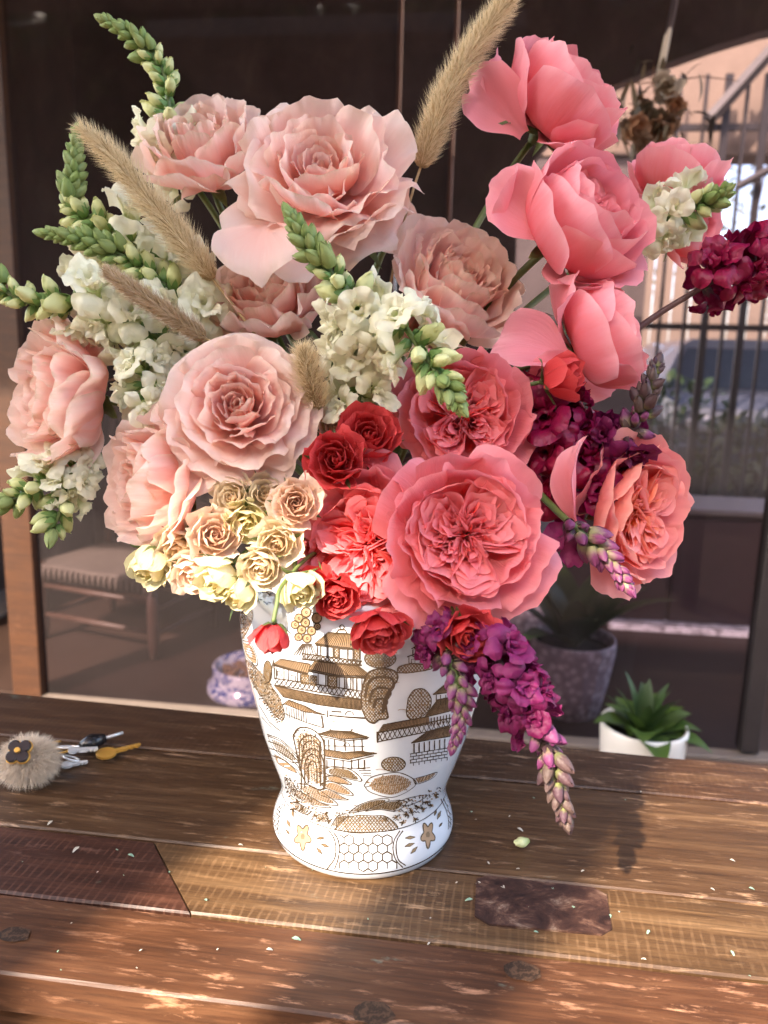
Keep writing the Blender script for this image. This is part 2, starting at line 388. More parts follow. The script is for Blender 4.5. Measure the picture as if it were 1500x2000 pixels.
def car_thing():
    Y = 8.3; q = onplane(1440, 700, Y); x0 = q[0]
    t = tag(empty('parked_car', H(x0, Y, FLOOR)), 'silver blue parked car seen through the gate beyond the arch', 'car')
    paint = plain('car paint', (.16, .18, .22), .25, .05, coat=.6); dk = plain('car glass', (.05, .07, .10), .08); tyre = plain('tyre', (.02, .02, .02), .8)
    rot = Matrix.Rotation(YAW, 4, 'Z')
    prof = [(-.9, .25), (.9, .25), (.92, .6), (.86, .85), (.78, .92), (.60, 1.38), (.5, 1.45), (-.5, 1.45), (-.60, 1.38), (-.78, .92), (-.86, .85), (-.92, .6)]
    V = [(x, y, z) for y, k in ((-.2, 1), (1.9, 1)) for x, z in prof]
    n = len(prof); F = [tuple(range(n)), tuple(range(2 * n - 1, n - 1, -1))] + [(i, n + i, n + (i + 1) % n, (i + 1) % n) for i in range(n)]
    b = link('body', mesh('body', V, F, False), paint, t); b.rotation_euler.z = YAW
    def pt(name, bx, mat):
        o = bx.build(name, mat, t); o.rotation_euler.z = YAW; return o
    hood = MB().add([(-.88, -1.3, .3), (.88, -1.3, .3), (.88, -.2, .3), (-.88, -.2, .3), (-.8, -1.25, .82), (.8, -1.25, .82), (.78, -.2, .93), (-.78, -.2, .93)], [(0, 1, 5, 4), (4, 5, 6, 7), (0, 4, 7, 3), (1, 2, 6, 5)])
    pt('bonnet', hood, paint)
    pt('windscreen', MB().add([(-.70, -.215, .97), (.70, -.215, .97), (.55, -.213, 1.36), (-.55, -.213, 1.36)], [(0, 1, 2, 3)]), dk)
    pt('bumper', MB().box((0, -1.33, .42), (1.7, .1, .2), bev=.03), paint)
    for s in (-1, 1):
        pt('headlight', MB().ball((s * .62, -1.27, .68), .11, sc=(1.3, .4, .7)), plain('lamp glass', (.7, .7, .72), .1))
        for y in (-.85, 1.4):
            w = MB().lathe([(.05, -.1), (.3, -.1), (.32, -.06), (.32, .06), (.3, .1), (.05, .1)], 20); V2, F2 = w.arr()
            V2 = np.array([(s * .82 + v[2], y + v[0], .32 + v[1]) for v in V2]); pt('wheel', MB().add(V2, F2), tyre)
car_thing()

leafG = {}
def leaf_blade(length, width, bend, n=7, fold=.25, tip=1.6):
    V = []; F = []
    for i in range(n):
        t = i / (n - 1); w = width * (math.sin(math.pi * min(1, t ** .8 * .96 + .03)) ** .9) * .5 if i < n - 1 else .0005
        a = bend * t * t; x = length * (t - .25 * abs(bend) * t ** 3 * .4); z = -length * a * .5 * t
        V += [(x, -w, z + fold * w), (x, 0, z), (x, w, z + fold * w)]
    for i in range(n - 1):
        b = i * 3; F += [(b, b + 3, b + 4, b + 1), (b + 1, b + 4, b + 5, b + 2)]
    return np.array(V), F
def leafmat(name, col, light, trans=.25):
    t = NT(name); n = t.noise(1.0, t.coord('Object', (30, 30, 30)), 4); c = t.mix(n, col, light)
    c = t.mix(t.math('MULTIPLY', t.rnd(), .5), c, tuple(x * .6 for x in col))
    return t.bsdf(c, .45, .4, bump=n, bstr=.2, trans=trans)
M['leaf_bright'] = leafmat('leaf bright', (.04, .085, .014), (.10, .17, .035))
M['leaf_dark'] = leafmat('leaf dark', (.022, .05, .014), (.06, .11, .03))
M['leaf_dusty'] = leafmat('leaf dusty', (.10, .12, .06), (.2, .2, .11))

def shrub(name, x, y, h, w, label, mat, seed, n=260):
    t = tag(empty(name, H(x, y, FLOOR)), label, 'shrub', 'shrubs in the courtyard'); r = random.Random(seed)
    st = MB()
    for k in range(5):
        a = r.uniform(0, 6.28); st.tube([(0, 0, 0), (math.cos(a) * w * .2, math.sin(a) * w * .2, h * .5), (math.cos(a) * w * .4, math.sin(a) * w * .4, h * .85)], [.02, .015, .006], 5)
    st.build('stem', M['chair_wood'], t)
    f = MB(); V0, F0 = leaf_blade(.13, .06, .6, 4)
    for k in range(n):
        z = h * (.25 + .8 * r.random()); rr = w * .5 * math.sqrt(r.random()) * (1.1 - .5 * abs(z / h - .6)); a = r.uniform(0, 6.28)
        m = Matrix.Rotation(r.uniform(0, 6.28), 3, 'Z') @ Matrix.Rotation(r.uniform(-1.2, .6), 3, 'Y'); m = np.array(m)
        f.add(V0 * r.uniform(.7, 1.4) @ m.T + np.array([math.cos(a) * rr, math.sin(a) * rr, z]), F0)
    tag(f.build('foliage', mat, t), kind='stuff')
q = onplane(1330, 800, 6.9); shrub('shrub', q[0], 7.0, 1.0, .9, 'low dark shrub left of the car in the courtyard', M['leaf_dark'], 3)
q = onplane(1480, 830, 6.6); shrub('shrub', q[0], 6.7, .75, .8, 'dusty low shrub in front of the car in the courtyard', M['leaf_dusty'], 4)
q = onplane(1430, 430, 12); shrub('tree_crown', q[0], 12, 4.4, 2.6, 'feathery tree against the sky behind the board fence', M['leaf_dusty'], 5, 900)

# low dark cabinet and slab painted like sunlit floor to the right, behind the glass
q = onplane(1330, 1000, 3.45); q2 = onplane(1330, 1182, 3.45)
cb = tag(empty('low_cabinet', H(q[0] + .4, 3.6, FLOOR)), 'low dark maroon cabinet under the courtyard view', 'cabinet')
mar = plain('maroon lacquer', (.040, .016, .020), .35)
kid(hbox('carcass', (q[0] + .45, 3.62, (q[2] + FLOOR) / 2), (1.9, .34, q[2] - FLOOR), mar), cb)
kid(hbox('top', (q[0] + .45, 3.60, q[2] + .012), (1.94, .40, .022), plain('cabinet top', (.16, .13, .12), .3)), cb)
for k in range(4):
    kid(hbox('door', (q[0] - .26 + k * .475, 3.44, (q[2] + FLOOR) / 2), (.455, .02, (q[2] - FLOOR) * .9), mar), cb)
a = G(1190, 1232, FLOOR); b = G(1490, 1182, FLOOR)
def sun_patch_mat():
    t = NT('pale sun patch'); n = t.noise(1.0, t.coord('Object', (18, 18, 18)), 6, .7, .5)
    return t.bsdf(t.ramp(n, [(.38, (.18, .16, .17)), (.5, (.55, .53, .55)), (.7, (.8, .8, .82))]), .35, .5)  # sunlight on the floor put into a pale mottled colour
ya, yb = a @ HY, b @ HY; xa = a @ HX
tag(hbox('sun_patch_slab', (xa + .62, (ya + yb) / 2, FLOOR + .02), (1.25, yb - ya, .03), sun_patch_mat()), 'pale slab standing in for sunlight on the floor before the maroon cabinet', 'slab')

# unseen pillar and post, added behind the viewer to shade table and jar
def back_to_sun(p, dist): return p - np.array([SUN_TRAVEL[0], SUN_TRAVEL[1], 0]) / math.cos(SUN_EL) * dist
perp = np.array([math.cos(SUN_AZ), -math.sin(SUN_AZ), 0])
pl = back_to_sun(G(290, 1760), 1.9) - perp * .31
pil = MB().box((0, 0, (2.31 + FLOOR) / 2), (.6, .4, 2.31 - FLOOR), bev=.02).build('added_pillar', M['stucco']); pil.location = pl; pil.rotation_euler.z = -SUN_AZ
tag(pil, 'broad stucco pillar added unseen behind the viewer to shade the table', 'pillar')
p2 = back_to_sun(G(725, 1998), 1.5)
post = MB().box((0, 0, (2.31 + FLOOR) / 2), (.13, .13, 2.31 - FLOOR), bev=.006).build('added_post', M['jamb']); post.location = p2; post.rotation_euler.z = -SUN_AZ
tag(post, 'slim square timber post added unseen behind the viewer to cast a shadow band', 'post')

# ================================================================== TABLE
def table():
    t = tag(empty('plank_table', H(.0, .60, 0)), 'narrow reclaimed plank table with worn red and honey brown boards', 'table')
    def plank(name, x0, x1, y0, y1, mat, z=0.0, th=.03, skew0=0, skew1=0, slope=0.0):
        xs = np.linspace(x0, x1, 30); V = []; F = []; gap = .0009; rr = random.Random(int(x0 * 991 + y0 * 7919))
        rows = [(y0 + gap, -.0016), (y0 + gap + .0016, 0), ((y0 + y1) / 2, .0), (y1 - gap - .0016, 0), (y1 - gap, -.0016)]
        rows = [(y0 + gap, -th)] + rows + [(y1 - gap, -th)]
        for i, x in enumerate(xs):
            wob = [rr.uniform(-.0006, .0006) for _ in rows]
            for j, (y, dz) in enumerate(rows):
                f = (y - y0) / (y1 - y0); xx = x + (skew0 * f if i == 0 else skew1 * f if i == len(xs) - 1 else (skew0 * (1 - i / 29) + skew1 * i / 29) * f)
                y += slope * x * f
                V.append((xx, y - .60 + (wob[j] if j in (0, 1, 5, 6) else 0), z + dz))
        n = len(rows)
        F = [(i * n + j, (i + 1) * n + j, (i + 1) * n + j + 1, i * n + j + 1) for i in range(len(xs) - 1) for j in range(n - 1)]
        F += [tuple(range(n)), tuple(range(len(xs) * n - 1, (len(xs) - 1) * n - 1, -1))]
        V = [(x, y, zz) for x, y, zz in V]
        o = link(name, mesh(name, V, F, False), mat, t); o.rotation_euler.z = YAW; return o
    plank('plank', -1.15, 1.1, .703, .7855, M['table_a'], slope=-.03); plank('plank', -1.15, 1.1, .556, .702, M['table_b'], -.0006)
    plank('plank', -1.15, -.194, .4765, .555, M['table_c'], -.0006, skew0=0, skew1=-.064)
    plank('plank', -.1925, 1.1, .4765, .555, M['table_d'], 0, skew0=-.064)
    plank('plank', -1.15, 1.1, .404, .4755, M['table_e'], -.0004)
    def hb(name, c, d, mat, bev=.002):
        o = MB().box((0, 0, 0), d, bev=bev).build(name, mat, t); o.location = HX * c[0] + HY * (c[1] - .6) + np.array([0, 0, c[2]]); o.rotation_euler.z = YAW; return o
    hb('lower_board', (0, .39, -.055), (2.25, .10, .022), M['table_e'])
    hb('apron', (0, .425, -.09), (2.2, .022, .09), M['table_e']); hb('apron', (0, .765, -.08), (2.2, .022, .09), M['table_a'])
    for sx in (-1.08, 1.05):
        for y in (.44, .745): hb('leg', (sx, y, (-.034 + FLOOR) / 2), (.07, .06, -.034 - FLOOR), M['table_a'])
    # a thin dark patch let into the honey board
    q = [(.014, .5475), (.022, .553), (.105, .552), (.114, .545), (.112, .508), (.104, .501), (.024, .4985), (.013, .506)]
    n = len(q); V = [HX * x + HY * (y - .6) + np.array([0, 0, .0016]) for x, y in q] + [HX * x + HY * (y - .6) - np.array([0, 0, .002]) for x, y in q]
    F = [tuple(range(n))] + [(i, n + i, n + (i + 1) % n, (i + 1) % n) for i in range(n)]
    tm = NT('dark rusty plate'); n1 = tm.noise(1.0, tm.coord('Object', (34, 50, 30)), 7, .7, .6)
    pm = tm.bsdf(tm.ramp(n1, [(.36, (.014, .006, .005)), (.5, (.045, .020, .014)), (.58, (.10, .052, .035)), (.68, (.24, .17, .12))]), .5, .4, bump=n1, bstr=.3)
    link('repair_patch', mesh('repair_patch', V, F, False), pm, t)
    # knots: shallow raised rings of dark wood
    km = NT('knot'); kc = km.coord('Object', (1, 1, 1)); wv = km.n('ShaderNodeTexWave', wave_type='RINGS', rings_direction='Z'); wv.inputs['Scale'].default_value = 30; wv.inputs['Distortion'].default_value = 22; wv.inputs['Detail'].default_value = 6; wv.inputs['Detail Roughness'].default_value = .75
    km.l(kc, wv.inputs['Vector']); kmm = km.bsdf(km.ramp(wv.outputs['Fac'], [(0, (.022, .012, .007)), (1, (.075, .04, .022))]), .6, .3)
    for px, py, r in ((28, 1826, .008), (728, 1980, .009), (1020, 1898, .009)):
        p = G(px, py); x, y = p @ HX, p @ HY - .6
        rr = random.Random(px); nn = 16; V = [(0, 0, .0009)] + [(r * 1.5 * math.cos(a) * (k := rr.uniform(.85, 1.1)), r * math.sin(a) * k, .0002) for a in np.linspace(0, 6.28, nn, endpoint=False)]
        o = link('knot', mesh('knot', V, [(0, 1 + i, 1 + (i + 1) % nn) for i in range(nn)]), kmm, t); o.location = HX * x + HY * y + np.array([0, 0, .0003]); o.rotation_euler.z = YAW
table()

# ================================================================== VASE
VA = np.array([-0.0113, 0.6129])
VP = np.array([(.060, -.0), (.0735, .0), (.0765, .0025), (.0785, .008), (.0786, .012), (.0772, .018), (.0750, .024), (.0725, .031), (.0711, .0375), (.0712, .045), (.0725, .0514), (.0760, .062), (.0798, .0727), (.0836, .085), (.0874, .097),
               (.0936, .1253), (.0965, .138), (.0992, .1498), (.1035, .1755), (.105, .193), (.1046, .207), (.1015, .222), (.095, .236), (.084, .248), (.070, .256), (.058, .262), (.0535, .268), (.053, .285), (.056, .291), (.053, .292), (.049, .288), (.049, .262), (.07, .24), (.09, .2), (.06, .06)])
_out = VP[1:28]; _zo = _out[:, 1] + np.arange(len(_out)) * 1e-7
def VR(z): return np.interp(z, _zo, _out[:, 0])
def vase_hit(px, py):
    d = ray(px, py); t = np.linspace(.35, .80, 700); pts = CAMPOS[None] + d[None] * t[:, None]
    g = np.hypot(pts[:, 0] - VA[0], pts[:, 1] - VA[1]) - VR(pts[:, 2])
    i = np.where((g < 0) & (pts[:, 2] > -.01))[0]
    if len(i) == 0: return None
    i = max(i[0], 1); k = g[i - 1] / (g[i - 1] - g[i]); return pts[i - 1] * (1 - k) + pts[i] * k
def vnorm(p):
    z = p[2]; dr = (VR(z + .001) - VR(z - .001)) / .002; a = math.atan2(p[1] - VA[1], p[0] - VA[0])
    n = np.array([math.cos(a), math.sin(a), -dr]); return n / np.linalg.norm(n)
def porcelain():
    t = NT('white porcelain'); n = t.noise(1.0, t.coord('Object', (14, 14, 14)), 3)
    return t.bsdf(t.mix(n, (.50, .54, .58), (.57, .60, .63)), .07, .5, coat=.5, bump=n, bstr=.03)
M['porcelain'] = porcelain()
vase = tag(empty('ginger_jar_vase', (VA[0], VA[1], 0)), 'white porcelain baluster vase with brown and tan painted pagodas', 'vase')
MB().lathe(VP, 96).build('body', M['porcelain'], vase, smooth=True)

class Print:
    """glaze drawing: thin strips and washes laid on the surface of the jar"""
    def __init__(s): s.line_mb = MB(); s.tan = MB(); s.brown = MB()
    @staticmethod
    def px(p): return 440 + p[0] / 3.0, 1100 + p[1] / 3.0
    def pts(s, poly, off):
        out = []
        for p in poly:
            h = vase_hit(*s.px(p))
            if h is None: out.append(None); continue
            n = vnorm(h); out.append((h + n * off, n))
        return out
    def strip(s, poly, w=5.0, mb=None, off=.00035, smooth=False):
        mb = mb or s.line_mb; w = w / 3 * .00058 * .5
        p = catmull([(a, b, 0) for a, b in poly], 8 * len(poly))[:, :2] if smooth and len(poly) > 2 else np.asarray(poly, float)
        q = [p[0]]
        for a, b in zip(p[:-1], p[1:]):
            L = np.hypot(*(b - a)); m = max(1, int(L / 26)); q += [a + (b - a) * (i + 1) / m for i in range(m)]
        seg = []; 
        def flush(seg):
            if len(seg) < 2: return
            c = np.array([a for a, _ in seg]); T = np.gradient(c, axis=0); V = []
            for (a, n), t in zip(seg, T):
                d = np.cross(n, t); d /= np.linalg.norm(d) + 1e-12; k = w * RNG.uniform(.75, 1.2); V += [a - d * k, a + d * k]
            mb.add(V, [(2 * i, 2 * i + 1, 2 * i + 3, 2 * i + 2) for i in range(len(seg) - 1)])
        for x in s.pts(q, off):
            if x is None: flush(seg); seg = []
            else: seg.append(x)
        flush(seg)
    @staticmethod
    def spans(poly, ang, step):
        c, sn = math.cos(ang), math.sin(ang); R = np.array([[c, sn], [-sn, c]]); p = np.asarray(poly, float) @ R.T; out = []
        y = p[:, 1].min() + step * .5
        while y < p[:, 1].max():
            xs = []
            for a, b in zip(p, np.roll(p, -1, 0)):
                if (a[1] <= y) != (b[1] <= y): xs.append(a[0] + (y - a[1]) / (b[1] - a[1]) * (b[0] - a[0]))
            xs.sort()
            for i in range(0, len(xs) - 1, 2): out.append((np.array([xs[i], y]) @ R, np.array([xs[i + 1], y]) @ R))
            y += step
        return out
    def fill(s, poly, mb=None, off=.00015, step=8):
        mb = mb or s.tan
        for a, b in s.spans(poly, 0, step):
            m = max(1, int((b[0] - a[0]) / 30)); xs = np.linspace(a[0], b[0], m + 1)
            top = s.pts([(x, a[1] - step * .5) for x in xs], off); bot = s.pts([(x, a[1] + step * .5) for x in xs], off)
            for i in range(m):
                c = [top[i], top[i + 1], bot[i + 1], bot[i]]
                if all(x is not None for x in c): mb.add([x[0] for x in c], [(0, 1, 2, 3)])
    def hatch(s, poly, ang, step, w=3, mb=None):
        for a, b in s.spans(poly, math.radians(ang), step): s.strip([a, b], w, mb)
    def shape(s, poly, fill=True, w=5, hatch=None, cells=None, smooth=True, mb=None):
        p = catmull([(a, b, 0) for a, b in list(poly) + [poly[0]]], 6 * len(poly))[:, :2] if smooth else np.asarray(list(poly) + [poly[0]], float)
        c = p[:-1].mean(0); inner = c + (p[:-1] - c) * .80
        if fill and not (hatch or cells): s.fill(p[:-1], mb)
        if hatch:
            s.hatch(inner, hatch[0], hatch[1] * .62, 5, s.tan if RNG.random() < .5 else s.brown); s.hatch(inner, hatch[0] + 50, hatch[1] * 1.1, 2.5)
        if cells:
            s.hatch(p[:-1], 50, cells * .9, 4, s.brown); s.hatch(p[:-1], -50, cells * .9, 4, s.brown)
            for a, b in s.spans(inner, 0, cells):
                for x in np.arange(a[0], b[0], cells):
                    if RNG.random() < .55: s.fill([(x, a[1] - 5), (x + 9, a[1] - 5), (x + 9, a[1] + 5), (x, a[1] + 5)], s.tan if RNG.random() < .7 else s.brown, .00018, 10)
        s.strip(p, w)
    def between(s, top, bot, n, w=3, fill=True, outline=5, mb=None):
        def at(pl, t):
            pl = np.asarray(pl, float); L = np.r_[0, np.cumsum(np.hypot(*np.diff(pl, axis=0).T))]; return np.array([np.interp(t * L[-1], L, pl[:, 0]), np.interp(t * L[-1], L, pl[:, 1])])
        if fill: s.fill(list(top) + list(bot)[::-1], mb)
        for i in range(n + 1):
            t = i / n; s.strip([at(top, t), at(bot, t)], w)
        if outline: s.strip(top, outline); s.strip(bot, outline)
    def ellipse(s, cx, cy, rx, ry, n=14, a0=0, a1=360): return [(cx + rx * math.cos(math.radians(a)), cy + ry * math.sin(math.radians(a))) for a in np.linspace(a0, a1, n, endpoint=(a1 - a0 < 360))]
    def lattice(s, top, bot, n, w=3.5):
        t0, t1 = np.array(top[0], float), np.array(top[-1], float); b0, b1 = np.array(bot[0], float), np.array(bot[-1], float)
        L = lambda p, q, t: p + (q - p) * t
        for i in range(n):
            a, b = i / n, (i + 1) / n
            s.strip([L(t0, t1, a), L(b0, b1, b)], w); s.strip([L(b0, b1, a), L(t0, t1, b)], w)
        s.strip(top, 5); s.strip(bot, 5)
def draw_vase():
    p = Print(); E = p.ellipse
    # main pagoda
    p.strip(E(684, 374, 13, 13) + [(697, 374)], 4); p.strip([(650, 410), (664, 390), (702, 390), (714, 412)], 5); p.strip([(640, 412), (724, 414)], 6)
    p.between([(603, 405), (700, 412), (800, 420)], [(524, 470), (680, 492), (842, 505)], 26)
    p.shape([(735, 478), (766, 448), (798, 480)], False, 5, smooth=False)
    p.strip([(530, 478), (690, 500), (840, 512)], 7)
    for x in (540, 560, 600, 632, 668, 718, 748, 790): p.strip([(x, 484 + (x - 540) * .06), (x, 545 + (x - 540) * .08)], 5)
    p.shape([(640, 498), (668, 500), (668, 548), (640, 546)], True, 4, cells=14, smooth=False); p.shape([(755, 505), (788, 508), (788, 562), (755, 560)], True, 4, cells=14, smooth=False)
    p.lattice([(450, 528), (800, 572)], [(450, 562), (800, 598)], 14)
    for i in range(13): p.strip(E(464 + i * 26.5, 550 + i * 2.7, 10, 10, 9) + [(474 + i * 26.5, 550 + i * 2.7)], 3)
    p.between([(325, 560), (430, 578), (500, 590)], [(284, 590), (400, 622), (485, 645)], 15); p.between([(525, 572), (660, 590), (780, 600)], [(488, 622), (660, 655), (858, 662)], 30)
    p.strip([(280, 596), (400, 630), (485, 652)], 7); p.strip([(486, 630), (660, 664), (850, 672)], 7)
    for x in (290, 300, 345, 370, 425, 440, 545, 590, 600, 655, 668, 700, 712, 735, 748, 770, 800): p.strip([(x, 612 + (x - 290) * .12), (x, 678 + (x - 290) * .14)], 4.5)
    p.strip([(306, 660), (306, 630), (332, 636), (332, 664)], 4); p.strip([(386, 690), (386, 654), (412, 660), (412, 694)], 4)
    for x0, x1, y0, y1 in ((446, 492, 650, 708), (500, 536, 656, 716), (604, 652, 660, 735)): p.shape([(x0, y0), (x1, y0 + 4), (x1, y1), (x0, y1 - 4)], True, 4, cells=13, smooth=False)
    p.lattice([(292, 672), (800, 748)], [(290, 712), (800, 796)], 19)
    p.between([(288, 716), (540, 768), (800, 800)], [(340, 782), (560, 830), (792, 858)], 62, 3.5)
    p.strip([(610, 890), (720, 900), (820, 906)], 7); p.strip([(622, 866), (682, 870)], 6); p.strip(E(727, 888, 24, 22, 9, 180, 360), 4); p.strip([(600, 860), (600, 902)], 4)
    # standing stone to the right of the pagoda
    o = [(800, 850), (798, 770), (815, 690), (840, 640), (905, 618), (990, 630), (1008, 680), (962, 745), (940, 800), (945, 860), (950, 905), (900, 915), (870, 935), (830, 915)]
    p.shape(o, True, 7, cells=15)
    for k, sc in enumerate((.80, .58, .36)):
        c = np.array([890, 850]); q = (np.array(o[1:10]) - c) * sc + c + np.array([6 * k, 12 * k]); p.strip(q, 9, smooth=True)
        p.strip(q + np.array([7, 5]), 3, smooth=True)
    # round trees
    for cx, cy, rx, ry in ((908, 558, 92, 54), (985, 1176, 70, 42)): p.shape(E(cx, cy, rx, ry, 16), True, 4, cells=15)
    p.strip([(908, 600), (900, 560), (870, 530)], 4); p.strip([(905, 590), (940, 540)], 4)
    p.shape([(1070, 790), (1105, 742), (1165, 738), (1204, 790), (1196, 850), (1160, 890), (1100, 916), (1062, 885)], True, 4, cells=17)
    # fruit tree
    for x, y, r in ((475, 288, 28), (536, 322, 29), (432, 322, 25), (470, 348, 26), (410, 360, 23), (448, 390, 25), (506, 396, 25), (430, 432, 22), (480, 440, 25), (540, 370, 18)):
        p.shape(E(x, y, r, r, 12), True, 5); p.strip(E(x + 2, y, 6, 7, 8), 3)
    for k in range(9): p.strip([(455 + k * 6, 470), (400 + k * 17, 540)], 4)
    # small house on the left
    p.between([(372, 800), (470, 836), (530, 868)], [(345, 822), (460, 868), (592, 888)], 22)
    for x in range(360, 480, 14): p.strip([(x, 838 + (x - 360) * .3), (x + 4, 905 + (x - 360) * .22)], 3.5)
    p.strip([(352, 880), (470, 930), (575, 962)], 5); p.strip([(565, 890), (575, 962)], 6)
    # middle pagoda
    p.strip([(610, 968), (622, 978), (735, 984), (745, 970)], 5)
    p.between([(612, 978), (700, 986), (748, 988)], [(545, 998), (680, 1030), (842, 1018)], 26); p.strip([(560, 1012), (690, 1040), (835, 1026)], 5)
    for x in (580, 605, 640, 700, 752, 800): p.strip([(x, 1030), (x + 3, 1098)], 5)
    p.strip([(580, 1068), (815, 1072)], 4); p.strip(E(712, 1072, 18, 22, 9, 180, 360), 4)
    p.between([(585, 1090), (700, 1106), (800, 1100)], [(588, 1128), (720, 1148), (888, 1112)], 28); p.strip([(590, 1140), (730, 1160), (870, 1126)], 5)
    for x in (596, 640, 690, 740, 780, 815): p.strip([(x, 1150), (x, 1205)], 5)
    p.strip([(590, 1190), (820, 1204)], 4)
    for k in range(4): p.strip([(770 + k * 12, 1200 + k * 14), (850 + k * 2, 1196 + k * 16)], 4)
    # tall arched rock on the left
    p.shape([(398, 1010), (430, 966), (480, 962), (530, 985), (575, 1040), (582, 1150), (580, 1310), (520, 1315), (470, 1280), (440, 1200), (415, 1090)], True, 7, hatch=(35, 14))
    for cx, cy, rx, ry in ((497, 1070, 62, 62), (505, 1085, 48, 45), (512, 1190, 66, 105), (512, 1200, 46, 82), (512, 1215, 26, 58)):
        p.strip([(cx - rx, cy + ry * 1.3)] + E(cx, cy, rx, ry, 12, 180, 360) + [(cx + rx, cy + ry * 1.3)], 6, smooth=True)
    # fronds
    for q, a in (([(582, 1200), (640, 1190), (740, 1210), (800, 1272), (720, 1262), (600, 1236)], 70), ([(590, 1246), (660, 1246), (740, 1290), (690, 1290), (600, 1270)], 70),
                 ([(560, 1290), (620, 1276), (700, 1310), (750, 1358), (680, 1350), (590, 1316)], 65), ([(540, 1330), (600, 1320), (690, 1370), (720, 1385), (640, 1380), (560, 1356)], 65),
                 ([(420, 1290), (500, 1300), (600, 1360), (660, 1416), (560, 1400), (450, 1340)], 60), ([(400, 1320), (470, 1350), (560, 1400), (620, 1430), (520, 1420), (430, 1370)], 60),
                 ([(350, 1250), (400, 1290), (430, 1350), (450, 1400), (390, 1360), (355, 1300)], 50), ([(380, 1400), (440, 1410), (500, 1450), (470, 1470), (410, 1440)], 50)):
        p.shape(q, True, 5, hatch=(a, 13))
    # hill and cloud forms
    p.shape([(812, 1300), (850, 1255), (930, 1232), (1020, 1226), (1100, 1262), (1112, 1300), (1040, 1350), (960, 1370), (850, 1340)], True, 4, hatch=(80, 17))
    p.shape([(1100, 1262), (1170, 1244), (1240, 1224), (1205, 1262), (1120, 1292)], True, 3, hatch=(60, 15)); p.strip([(820, 1310), (900, 1290), (980, 1300), (1090, 1280)], 3, smooth=True)
    # right hand wall and pavilions
    p.between([(925, 944), (1060, 920), (1190, 896)], [(896, 988), (1060, 965), (1195, 940)], 34); p.lattice([(896, 992), (1320, 905)], [(890, 1046), (1320, 958)], 15); p.strip([(892, 985), (892, 1050)], 8)
    p.between([(1295, 700), (1330, 690)], [(1215, 768), (1340, 752)], 14); p.between([(1240, 800), (1335, 780)], [(1165, 902), (1345, 858)], 22)
    for x in (1235, 1260, 1290, 1315): p.strip([(x, 770), (x, 830)], 4)
    for x in range(1205, 1330, 18): p.strip([(x, 905 - (x - 1205) * .2), (x, 955 - (x - 1205) * .2)], 5)
    p.between([(1180, 985), (1310, 950)], [(1088, 1052), (1318, 1012)], 26)
    for x in range(1105, 1310, 30): p.strip([(x, 1055 - (x - 1105) * .15), (x, 1112 - (x - 1105) * .15)], 5.5)
    for k in range(4):
        y = 1116 + k * 18; p.strip([(1080, y), (1300, y - 34)], 4)
        for x in range(1085 + (k % 2) * 16, 1300, 33): p.strip([(x, y - (x - 1080) * .155), (x, y + 18 - (x - 1080) * .155)], 3)
    # little houses, upper right
    p.shape([(1120, 470), (1160, 452), (1230, 470), (1240, 505), (1170, 500), (1110, 500)], True, 4, cells=14); p.strip([(1090, 500), (1130, 480), (1170, 490)], 5); p.strip([(1098, 505), (1098, 545), (1140, 548), (1140, 508)], 4)
    p.strip([(1065, 548), (1120, 528), (1160, 545)], 5); p.strip([(1075, 550), (1075, 585), (1130, 588)], 4); p.strip([(1090, 585), (1090, 562), (1110, 562), (1110, 585)], 3)
    p.shape([(1140, 540), (1190, 520), (1240, 530), (1240, 590), (1170, 596)], True, 4, hatch=(20, 14)); p.shape([(1005, 640), (1020, 605), (1100, 588), (1200, 600), (1200, 620), (1080, 640)], True, 5, cells=16)
    # left side slopes
    p.shape([(60, 270), (140, 250), (162, 300), (150, 360), (110, 430), (70, 440)], True, 3, cells=13)
    p.shape([(95, 450), (150, 470), (190, 560), (180, 600), (120, 540)], True, 5, hatch=(-30, 12))
    p.shape([(120, 560), (180, 610), (250, 690), (320, 790), (348, 880), (330, 920), (270, 860), (200, 760), (150, 680)], True, 3, cells=13)
    p.shape(E(250, 635, 24, 64, 12), True, 5, cells=9); p.strip([(260, 690), (285, 560), (290, 680)], 5); p.strip([(170, 720), (250, 830), (310, 930)], 4); p.strip([(200, 830), (260, 930), (320, 980)], 6); p.strip([(215, 900), (280, 970)], 4)
    for k in range(12): p.strip([(200 + k * 9, 780 + k * 14), (225 + k * 9, 770 + k * 14)], 3)
    for k in range(4): p.strip([(245 + k * 6, 1000 + k * 40), (330 + k * 5, 1035 + k * 40), (420, 1120 + k * 30), (440, 1170 + k * 24)], 5, smooth=True)
    p.shape([(250, 1010), (330, 1045), (400, 1110), (430, 1160), (380, 1160), (290, 1090)], True, 5, hatch=(60, 12)); p.shape([(290, 1120), (360, 1160), (420, 1225), (360, 1200), (310, 1170)], True, 4)
    # birds
    for x, y in ((190, 215), (245, 232), (262, 178), (200, 170)): p.strip([(x - 20, y - 8), (x - 6, y + 2), (x, y + 10), (x + 8, y - 2), (x + 24, y)], 5, smooth=True)
    # shore
    p.shape([(640, 1560), (690, 1500), (780, 1474), (860, 1478), (940, 1482), (1010, 1552), (900, 1572), (760, 1580)], False, 4, cells=17)
    p.shape([(720, 1462), (790, 1412), (900, 1378), (960, 1384), (900, 1420), (800, 1450)], True, 4, hatch=(50, 13)); p.shape([(820, 1452), (900, 1410), (1000, 1386), (1060, 1400), (1000, 1450), (900, 1440)], True, 4, hatch=(60, 14))
    p.shape([(1000, 1400), (1080, 1372), (1180, 1356), (1140, 1390), (1060, 1420)], False, 4); p.shape([(620, 1540), (660, 1480), (720, 1470), (690, 1510), (650, 1550)], True, 4, hatch=(40, 12))
